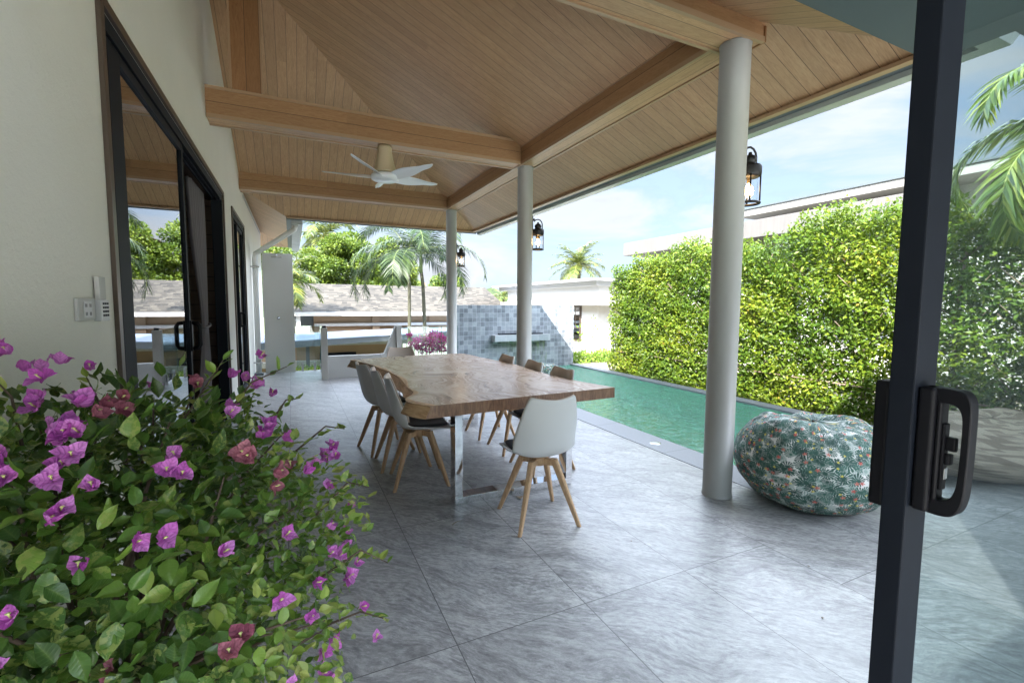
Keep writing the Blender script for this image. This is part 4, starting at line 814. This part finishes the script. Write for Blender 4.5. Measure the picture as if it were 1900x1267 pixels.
# hedge
hg = thing('tall_hedge', (7.3, 5, -.12), 'tall bright green leafy hedge running along the far side of the pool', 'hedge')
n = 160000; Y = RNG.uniform(-.6, 9.25, n); Z = RNG.uniform(-.12, 1, n)
def htop(y): return 2.64 + .10 * np.sin(y * 1.9 + 1) + .06 * np.sin(y * 4.7) + .06 * np.sin(y * 11.3) + .14 * (y < 5.2) - .16 * ((y > 8.4) * (y - 8.4) / .8) + .12 * (np.abs(y - 4.35) < .5)
tp = htop(Y) + RNG.uniform(-.12, .1, n); Z = -.12 + (tp + .12) * RNG.random(n)
f1 = .5 + .5 * np.sin(Y * 2.3 + Z * 1.1) * np.cos(Z * 2.9 - Y * .8); f2 = .5 + .5 * np.sin(Y * 7.1 - Z * 5.3 + 1.3 * np.sin(Z * 3)) * np.cos(Z * 6.1 + Y * 3.3)
gap = f1 * .5 + f2 * .5; keep = (gap > .17) | (RNG.random(n) < .32); Y, Z, f1, f2 = Y[keep], Z[keep], f1[keep], f2[keep]; n = len(Y)
deep = RNG.random(n) ** 1.35 * .6; X = 7.02 + .16 * (1 - f2) + deep + RNG.normal(0, .03, n); X = np.maximum(X, 6.95 + .02 * RNG.random(n))
D = rnd_dirs(n) * .9 + np.array([-.55, -.1, .25]); N = rnd_dirs(n) * .8 + np.array([-.5, -.35, .75])
rn = np.clip(.30 + .38 * f1 + RNG.normal(0, .15, n), 0, 1)
leaf_mesh('foliage', np.stack([X, Y, Z], 1), D, N, RNG.uniform(.05, .092, n), RNG.uniform(.027, .042, n), HEDL, hg, rn)
tk = MB()
for i in range(11):
    y = .2 + i * .87 + random.uniform(-.12, .12); pts = [(7.3 + .02 * math.sin(j * 2 + i), y + .03 * math.sin(j * 1.3 + i), -.13 + j * .4) for j in range(7)]; tk.tube(pts, [.032 - .003 * j for j in range(7)], 7)
    for j in range(9): z = random.uniform(.3, 2.2); s_ = random.choice((-1, 1)); tk.tube([(7.3, y, z), (7.2, y + s_ * .18, z + .12), (7.12, y + s_ * .32, z + .3)], [.011, .007, .004], 5)
tk.build('trunk', BARK, hg); MB().tube([(7.14, -.5, .42), (7.14, 5, .44), (7.14, 9.2, .43)], .013, 6).build('support_rail', BARK, hg)

def tree(name, loc, blobs, n, size, mat, label, group=None, trunk=None, zb=-2.6):
    t = thing(name, loc, label, 'tree', group); P, u = shell_pts(blobs, n)
    lo = np.sin(P[:, 0] * 2.1) * np.cos(P[:, 2] * 2.7 + P[:, 1]) * .25
    leaf_mesh('crown', P, u + rnd_dirs(n) * .9, u * .8 + rnd_dirs(n) * .7 + np.array([0, -.2, .5]), RNG.uniform(.7, 1.3, n) * size, RNG.uniform(.4, .7, n) * size, mat, t, np.clip(.5 + lo + RNG.normal(0, .22, n), 0, 1))
    tr = MB(); tr.tube([(loc[0], loc[1], zb), (loc[0] + .1, loc[1], (zb + blobs[0][2]) / 2), (loc[0], loc[1], blobs[0][2])], [.28, .2, .1], 8)
    for b in blobs[:14]: tr.tube([(loc[0], loc[1], (zb + blobs[0][2]) / 2 + .6), ((loc[0] + b[0]) / 2, (loc[1] + b[1]) / 2, b[2] - b[5] * .4), (b[0], b[1], b[2])], [.11, .07, .03], 6)
    tr.build('trunk', BARK, t); return t
bl = []
rs = random.Random(4)
for i in range(44):
    x = rs.uniform(1.0, 6.8); top_ = 5.7 - .55 * abs(x - 3.4) ** 1.25 * .55; z = rs.uniform(2.2, top_); bl.append((x, 30 + rs.uniform(-1.4, 1.4), z, rs.uniform(.5, .95), rs.uniform(.6, 1), rs.uniform(.35, .65)))
tree('leafy_tree', (3.6, 30, -2.6), bl, 42000, .17, TREEL, 'broad bright green tree above the long shingled roof', 'trees behind the long house')
bl = [(rs.uniform(-6, .6), 29 + rs.uniform(-1.5, 1.5), rs.uniform(1.5, 4.6), rs.uniform(.7, 1.3), rs.uniform(.8, 1.2), rs.uniform(.5, .8)) for i in range(24)]
tree('leafy_tree', (-2.4, 29, -2.6), bl, 20000, .2, TREEL, 'green tree mostly hidden behind the shower slab', 'trees behind the long house')
bl = [(rs.uniform(6.5, 12), 34 + rs.uniform(-1.5, 1.5), rs.uniform(1.5, 3.3), rs.uniform(.7, 1.3), rs.uniform(.8, 1.2), rs.uniform(.4, .7)) for i in range(16)]
tree('leafy_tree', (9, 34, -2.6), bl, 12000, .2, TREEL, 'lower green tree behind the twin palms', 'trees behind the long house')

HUSK = plain('coconut_husk', (.55, .32, .07), .6)
def palm(name, base, top, nf, fl, ll, mat, label, cat='palm', group=None, tr=.11, droop=1.0, lw=.045, step=.045, seed=1, up=.5, coco=False, shaft=None):
    t = thing(name, base, label, cat, group); rs = random.Random(seed); b = Vector(base); tp = Vector(top)
    k = 12; pts = [b.lerp(tp, i / k) + Vector((.12 * math.sin(i / k * 2.6) * (tr / .11), 0, 0)) for i in range(k + 1)]; pts[-1] = tp
    MB().tube(pts, [tr * (1.25 - .45 * i / k) * (1 + .05 * (i % 2)) for i in range(k + 1)], 12).build('trunk', PTRUNK, t)
    if shaft: MB().tube([tp - Vector((0, 0, .1)), tp + Vector((0, 0, shaft * .5)), tp + Vector((0, 0, shaft))], [tr * .95, tr * .85, tr * .35], 10).build('crown_shaft', plain('palm_shaft_' + str(seed), (.20, .28, .12), .5), t)
    st = MB(); P = []; D = []; N = []; L = []; W = []; origin = tp + Vector((0, 0, (shaft or 0) * .8))
    for i in range(nf):
        az = 2 * math.pi * (i * .381966) + rs.uniform(-.2, .2); el = R(80 - 95 * (i / nf) ** .8 * up * 1.6 + rs.uniform(-6, 6)); h = Vector((math.cos(az), math.sin(az), 0)); p = origin.copy(); F = fl * rs.uniform(.85, 1.1); m_ = 22; rp = [p.copy()]; e = el
        for j in range(m_): e -= R(4.2 * droop) * (.5 + 1.3 * j / m_); p = p + (h * math.cos(e) + Vector((0, 0, math.sin(e)))) * (F / m_); rp.append(p.copy())
        st.tube(rp, [max(.004, .02 * (tr / .11) * (1 - j / (m_ + 1))) for j in range(m_ + 1)], 5)
        nl = int(F / step)
        for j in range(nl):
            s_ = .1 + .9 * j / nl; q = s_ * m_; a = min(m_ - 1, int(q)); pt = rp[a].lerp(rp[a + 1], q - a); tg = (rp[a + 1] - rp[a]).normalized(); sd = tg.cross(Vector((0, 0, 1)));
            if sd.length < .1: sd = tg.orthogonal()
            sd.normalize(); upv = sd.cross(tg)
            for sg in (-1, 1):
                d = (sd * sg * 1.0 + tg * (.45 + .5 * s_) + upv * rs.uniform(-.15, .4) + Vector((0, 0, -.22 * droop))); P.append(pt); D.append(d); N.append(upv + sd * rs.uniform(-.4, .4)); L.append(ll * (.45 + .9 * math.sin(math.pi * min(1, .18 + s_ * .80))) * rs.uniform(.85, 1.1)); W.append(lw * rs.uniform(.8, 1.2))
    st.build('frond_stem', plain('palm_stem_' + str(seed), (.25, .30, .09), .6), t)
    leaf_mesh('crown', np.array([tuple(x) for x in P]), np.array([tuple(x) for x in D]), np.array([tuple(x) for x in N]), np.array(L), np.array(W), mat, t, template='strip')
    if coco:
        c_ = MB()
        for i in range(9): a = i * .7; c_ = MB(); c_.lathe([(0, -.16), (.11, -.1), (.15, 0), (.1, .11), (0, .16)], tuple(tp + Vector((.32 * math.cos(a), .32 * math.sin(a), -.15 - .1 * (i % 3)))), 10); c_.build('coconut', HUSK, t)
    return t
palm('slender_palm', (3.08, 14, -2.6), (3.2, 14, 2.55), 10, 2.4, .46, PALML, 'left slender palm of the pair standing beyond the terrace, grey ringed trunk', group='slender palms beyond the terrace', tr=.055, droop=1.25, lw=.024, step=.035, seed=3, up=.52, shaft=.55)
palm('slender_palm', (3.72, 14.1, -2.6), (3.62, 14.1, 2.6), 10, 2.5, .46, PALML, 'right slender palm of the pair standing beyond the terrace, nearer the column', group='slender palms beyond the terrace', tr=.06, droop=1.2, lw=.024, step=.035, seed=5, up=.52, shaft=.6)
palm('coconut_palm', (2.6, 40, -2.6), (2.55, 40, 6.9), 18, 3.6, .75, PALMY, 'coconut palm with orange nuts rising left of the broad tree', group='coconut palms', tr=.18, droop=1.0, lw=.09, step=.12, seed=11, up=.62, coco=True)
palm('coconut_palm', (29.9, 45, -2.6), (29.8, 45, 6.1), 26, 3.7, .75, PALMY, 'coconut palm rising above the white modern house', group='coconut palms', tr=.2, droop=.6, lw=.08, step=.11, seed=12, up=.6, coco=True)
palm('small_palm', (19.8, 44, -2.6), (19.9, 44, 2.3), 12, 1.9, .45, PALMY, 'small palm top peeking between the shingled roof and the white house', tr=.12, droop=.8, lw=.08, step=.1, seed=13, up=.6)
palm('yellowing_palm', (-.1, 19, -2.6), (-.1, 19, 2.35), 12, 1.5, .4, PALMY, 'yellow green palm crown just behind the shower slab', tr=.1, droop=.9, lw=.05, step=.05, seed=14, up=.6)
palm('garden_palm', (7.6, 1.55, -.12), (7.45, 1.6, 3.1), 12, 1.9, .36, FRONDL, 'feathery palm leaning over the hedge at the right edge', tr=.07, droop=1.55, lw=.034, step=.022, seed=17, up=.5, shaft=.3)

def bush(name, blobs, n, size, mat, label, cat, zb, group=None):
    c = blobs[0]; t = thing(name, (c[0], c[1], zb), label, cat, group); P, u = shell_pts(blobs, n); leaf_mesh('foliage', P, u + rnd_dirs(n) * .8, u + rnd_dirs(n) * .8 + np.array([0, 0, .5]), RNG.uniform(.7, 1.3, n) * size, RNG.uniform(.4, .6, n) * size, mat, t)
    s_ = MB()
    for b in blobs: s_.tube([(b[0], b[1], zb), (b[0] + .02, b[1], b[2])], [.012, .006], 5)
    s_.build('stem', TWIG, t); return t
bush('low_shrub', [(x, 11.3 + .15 * math.sin(x * 9), .0, .28, .3, .2) for x in np.linspace(7.3, 8.8, 8)], 3500, .07, SHRUBL, 'low clipped bright green shrub row at the end of the pool', 'shrub', -.12)
bush('planter_shrub', [(x, 12.6, -.18, .16, .2, .16) for x in np.linspace(-.4, .7, 6)], 1500, .06, SHRUBL, 'small green shrubs seen through the glass rail', 'shrub', -2.6)
for i, (x, y, h_) in enumerate(((8.05, 11.9, .95), (8.75, 12.2, 1.15), (7.55, 11.8, .75))):
    t = thing('sapling', (x, y, -.12), ('thin young tree with few leaves in front of the white house', 'tallest thin sapling before the white house, right of the others', 'thin young sapling right beside the fountain wall')[i], 'sapling', 'young saplings by the white house')
    MB().tube([(x, y, -.12), (x + .03, y, h_ * .5), (x, y, h_)], [.014, .01, .005], 6).build('stem', TWIG, t); n = 60; P = np.array([x, y, 0]) + RNG.normal(0, .07, (n, 3)); P[:, 2] = RNG.choice([h_ * .45, h_ * .7, h_ * .95], n) + RNG.normal(0, .05, n)
    leaf_mesh('foliage', P, rnd_dirs(n), rnd_dirs(n) + np.array([0, 0, 1]), RNG.uniform(.06, .1, n), RNG.uniform(.03, .05, n), SHRUBL, t)
pk = bush('pink_bougainvillea', [(2.75, 10.85, .62, .28, .2, .17), (3.1, 10.8, .72, .26, .2, .18), (2.95, 10.85, .48, .3, .15, .13), (3.3, 10.85, .58, .18, .15, .2), (2.5, 10.85, .8, .06, .08, .06)], 380, .06, SHRUBL, 'shocking pink bougainvillea sprays behind the glass rail by the far column', 'bush', -2.6)
P, u = shell_pts([(2.75, 10.85, .62, .28, .2, .17), (3.1, 10.8, .72, .26, .2, .18), (2.95, 10.85, .48, .3, .15, .13), (3.3, 10.85, .58, .18, .15, .2), (2.5, 10.85, .82, .07, .08, .06)], 1500)
leaf_mesh('blossom', P, rnd_dirs(1500), rnd_dirs(1500), RNG.uniform(.04, .065, 1500), RNG.uniform(.035, .05, 1500), BRACTP, pk, template='fold')

# ------------------------------------------------------------------ near bougainvillea in its pot
bg_ = thing('potted_bougainvillea', (-.47, 1.55, 0), 'large purple flowering bougainvillea bush filling the lower left foreground by the wall', 'flowering bush')
C0 = np.array([-.47, 1.55, .76]); RA = np.array([.62, .60, .53])
MB().lathe([(0, .002), (.17, .002), (.19, .02), (.235, .34), (.25, .34), (.25, .38), (.225, .38), (.215, .33), (0, .33)], (-.45, 1.5, 0), 40).build('pot', plain('clay_pot', (.38, .36, .33), .7, var=.15), bg_)
def ell(n, lo, hi, lumps=True):
    u = rnd_dirs(n); a = np.arctan2(u[:, 1], u[:, 0]); r_ = RNG.uniform(lo, hi, n)
    if lumps: r_ = r_ * (1 + .07 * np.sin(5 * a + 6 * u[:, 2]) + .05 * np.sin(9 * a - 11 * u[:, 2] + 1))
    return C0 + u * RA * r_[:, None], u
st = MB(); tips = []
rs = random.Random(9)
for i in range(46):
    u = Vector((rs.gauss(0, 1), rs.gauss(0, 1), rs.gauss(.35, .8))).normalized(); e_ = Vector(C0) + Vector((u.x * RA[0], u.y * RA[1], u.z * RA[2])) * rs.uniform(.85, 1.05)
    if e_.x < -.74: continue
    s_ = Vector((-.45 + rs.uniform(-.06, .06), 1.5 + rs.uniform(-.06, .06), .33)); m1 = s_.lerp(e_, .4) + Vector((rs.uniform(-.06, .06), rs.uniform(-.06, .06), .10)); m2 = s_.lerp(e_, .75) + Vector((rs.uniform(-.05, .05), rs.uniform(-.05, .05), .05))
    st.tube([s_, m1, m2, e_], [.010, .007, .0045, .002], 6); tips.append((e_, u))
# arching shoots that leave the outline
shoots = [((-.2, 1.6, 1.2), (-.12, 1.66, 1.30), (-.02, 1.70, 1.34)), ((-.3, 1.6, 1.2), (-.24, 1.66, 1.30), (-.2, 1.7, 1.37)), ((-.6, 1.5, 1.2), (-.62, 1.52, 1.32), (-.66, 1.5, 1.40)), ((-.5, 1.7, 1.2), (-.52, 1.72, 1.27), (-.55, 1.75, 1.33)), ((.05, 1.5, .9), (.15, 1.55, .97), (.22, 1.58, .93)),
          ((.05, 1.4, .75), (.17, 1.42, .80), (.25, 1.42, .74)), ((.05, 1.4, .6), (.16, 1.38, .63), (.23, 1.36, .60)), ((0, 1.7, 1.05), (.1, 1.8, 1.10), (.17, 1.85, 1.07)), ((-.1, 1.8, 1.1), (-.03, 1.95, 1.18), (.02, 2.02, 1.17)), ((-.35, 1.9, 1.15), (-.33, 2.02, 1.24), (-.3, 2.1, 1.26))]
SP = []; SD = []; SN = []
for a, b, c in shoots:
    a, b, c = Vector(a), Vector(b), Vector(c); st.tube([a, b, c], [.004, .003, .0015], 5)
    for k in range(9):
        t = k / 8; p = (a.lerp(b, t)).lerp(b.lerp(c, t), t); d = (c - a).normalized() * .5 + Vector((rs.gauss(0, .7), rs.gauss(0, .7), rs.uniform(0, .6))); SP.append(p); SD.append(d); SN.append(Vector((rs.gauss(0, .4), rs.gauss(0, .4), 1)))
st.build('branch', plain('dark_branch', (.10, .07, .05), .8), bg_)
n = 6600; P, u = ell(n, .74, 1.06); n2 = 3000; P2, u2 = ell(n2, .4, .85)
P = np.vstack([P, P2]); u = np.vstack([u, u2])
ok = (P[:, 0] > -.73) & (P[:, 2] > .22) & ((P[:, 0] - 0) ** 2 + (P[:, 1] - 0) ** 2 + (P[:, 2] - 1.55) ** 2 > .45 ** 2); P, u = P[ok], u[ok]; n = len(P)
D = u * .75 + rnd_dirs(n) * .85 + np.array([0, 0, -.15]); N = u * .7 + np.array([0, 0, .8]) + rnd_dirs(n) * .45
SP = np.array([tuple(x) for x in SP]); SD = np.array([tuple(x) for x in SD]); SN = np.array([tuple(x) for x in SN])
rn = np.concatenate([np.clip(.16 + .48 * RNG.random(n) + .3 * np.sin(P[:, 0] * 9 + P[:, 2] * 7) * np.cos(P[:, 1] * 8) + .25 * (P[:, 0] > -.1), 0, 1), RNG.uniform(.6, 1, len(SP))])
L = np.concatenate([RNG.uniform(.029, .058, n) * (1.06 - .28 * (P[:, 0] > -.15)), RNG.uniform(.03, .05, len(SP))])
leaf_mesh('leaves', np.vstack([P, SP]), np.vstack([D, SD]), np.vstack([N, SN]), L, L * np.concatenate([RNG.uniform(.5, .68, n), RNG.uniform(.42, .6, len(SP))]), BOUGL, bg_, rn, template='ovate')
FL = [(-0.624, 1.583, 1.365, 0.6), (-0.588, 1.614, 1.316, 0.9), (-0.514, 1.417, 1.28, 1), (-0.443, 1.359, 1.268, 1), (-0.458, 1.265, 1.235, 1.2), (-0.427, 1.246, 1.225, 1), (-0.481, 1.186, 1.193, 1.1), (-0.494, 1.163, 1.177, 0.8), (-0.415, 1.194, 1.195, 1), (-0.359, 1.151, 1.157, 0.7), (-0.405, 1.105, 1.127, 0.8), (-0.24, 1.194, 1.149, 0.9), (-0.404, 1.356, 1.264, 0.8), (-0.388, 1.412, 1.276, 0.8), (-0.42, 1.016, 1.021, 0.45), (-0.429, 0.989, 0.972, 0.45), (-0.209, 1.694, 1.265, 1), (-0.288, 1.658, 1.261, 0.8), (-0.132, 1.677, 1.323, 0.7), (-0.159, 1.695, 1.234, 0.8), (-0.099, 1.69, 1.2, 0.7), (-0.184, 1.415, 1.219, 0.7), (-0.108, 1.359, 1.159, 1.1), (-0.132, 1.286, 1.144, 1), (-0.021, 1.328, 1.069, 0.7), (-0.096, 1.239, 1.087, 0.8), (0.066, 1.637, 1.044, 0.8), (0.102, 1.625, 1.052, 0.9), (0.079, 1.471, 0.984, 0.7), (0.052, 1.522, 1.038, 0.7), (0.096, 1.356, 0.825, 0.8), (0.119, 1.431, 0.713, 0.8), (0.109, 1.405, 0.847, 0.6), (0.152, 1.355, 0.664, 0.5), (0.039, 1.321, 0.592, 0.9), (-0.003, 1.245, 0.608, 0.8), (0.139, 1.551, 0.889, 0.4), (0.076, 1.348, 0.913, 0.5), (0.182, 1.259, 0.613, 0.4), (-0.046, 1.319, 1.091, 0.5), (0.157, 1.443, 0.748, 0.4), (0.114, 1.617, 1.034, 0.6), (-0.507, 1.644, 1.312, 0.4)]
rf = random.Random(31)
for _k in range(400):
    if len(FL) >= 66: break
    v_ = Vector((rf.gauss(0, 1), rf.gauss(0, 1), rf.gauss(.1, .8))).normalized(); q_ = Vector(C0) + Vector((v_.x * .6, v_.y * .6, v_.z * .5))
    if v_.dot((Vector((0, 0, 1.55)) - q_).normalized()) > -.1 and q_.x > -.5 and q_.z > .4 and min((q_ - Vector(f_[:3])).length for f_ in FL) > .085: FL.append((q_.x, q_.y, q_.z, rf.choice((.45, .55, .7, .85))))
FADED = {45, 52, 12, 13, 17, 23, 25, 39}
TUBE = plain('flower_tube', (.62, .66, .25), .5)
for i, (x, y, z, s_) in enumerate(FL):
    c = Vector((x, y, z)); u = (c - Vector(C0)); u.normalize(); view = (Vector((0, 0, 1.55)) - c).normalized(); u = (u * .6 + view * .35 + Vector((rs.gauss(0, .35), rs.gauss(0, .35), .25 + rs.gauss(0, .3)))).normalized(); c = Vector(C0) + (c - Vector(C0)) * (1.0 if c.x > .0 else 1.08) + u * .012; c.x = max(c.x, -.70)
    tu = MB(); P = []; D = []; N = []; a_ = u.orthogonal().normalized(); b_ = u.cross(a_); rot = rs.random() * 6.28
    cl = 3 if i < 9 else (2 if s_ >= .8 else 1)
    for q in range(cl):
        cc = c + (a_ * rs.uniform(-.035, .035) + b_ * rs.uniform(-.035, .035)) * (q > 0) + u * rs.uniform(0, .015) * q
        for k in range(3):
            t = rot + k * 2.094 + q; rad = a_ * math.cos(t) + b_ * math.sin(t); P.append(cc - u * .004); D.append(rad * .62 + u * .85 + Vector((rs.gauss(0, .12), rs.gauss(0, .12), rs.gauss(0, .12)))); N.append(u * .6 - rad * .9)
        tu.tube([cc + u * .002, cc + u * .016], .0016, 5); tu.lathe([(0, 0), (.004, .001), (.0035, .002), (0, .003)], tuple(cc + u * .017), 6)
        rot += 1.0
    k = len(P); A = lambda q: np.array([tuple(v) for v in q]); Ls = np.full(k, .043 * (.46 + .44 * s_)) * RNG.uniform(.9, 1.1, k)
    ob = leaf_mesh('blossom', A(P), A(D), A(N), Ls, Ls * RNG.uniform(.72, .9, k), BRACTD if i in FADED else BRACT, bg_, template='bract')
    tu.build('flower_tube', TUBE, ob)
    if i in FADED: ob['label'] = 'faded dusky pink blossom'
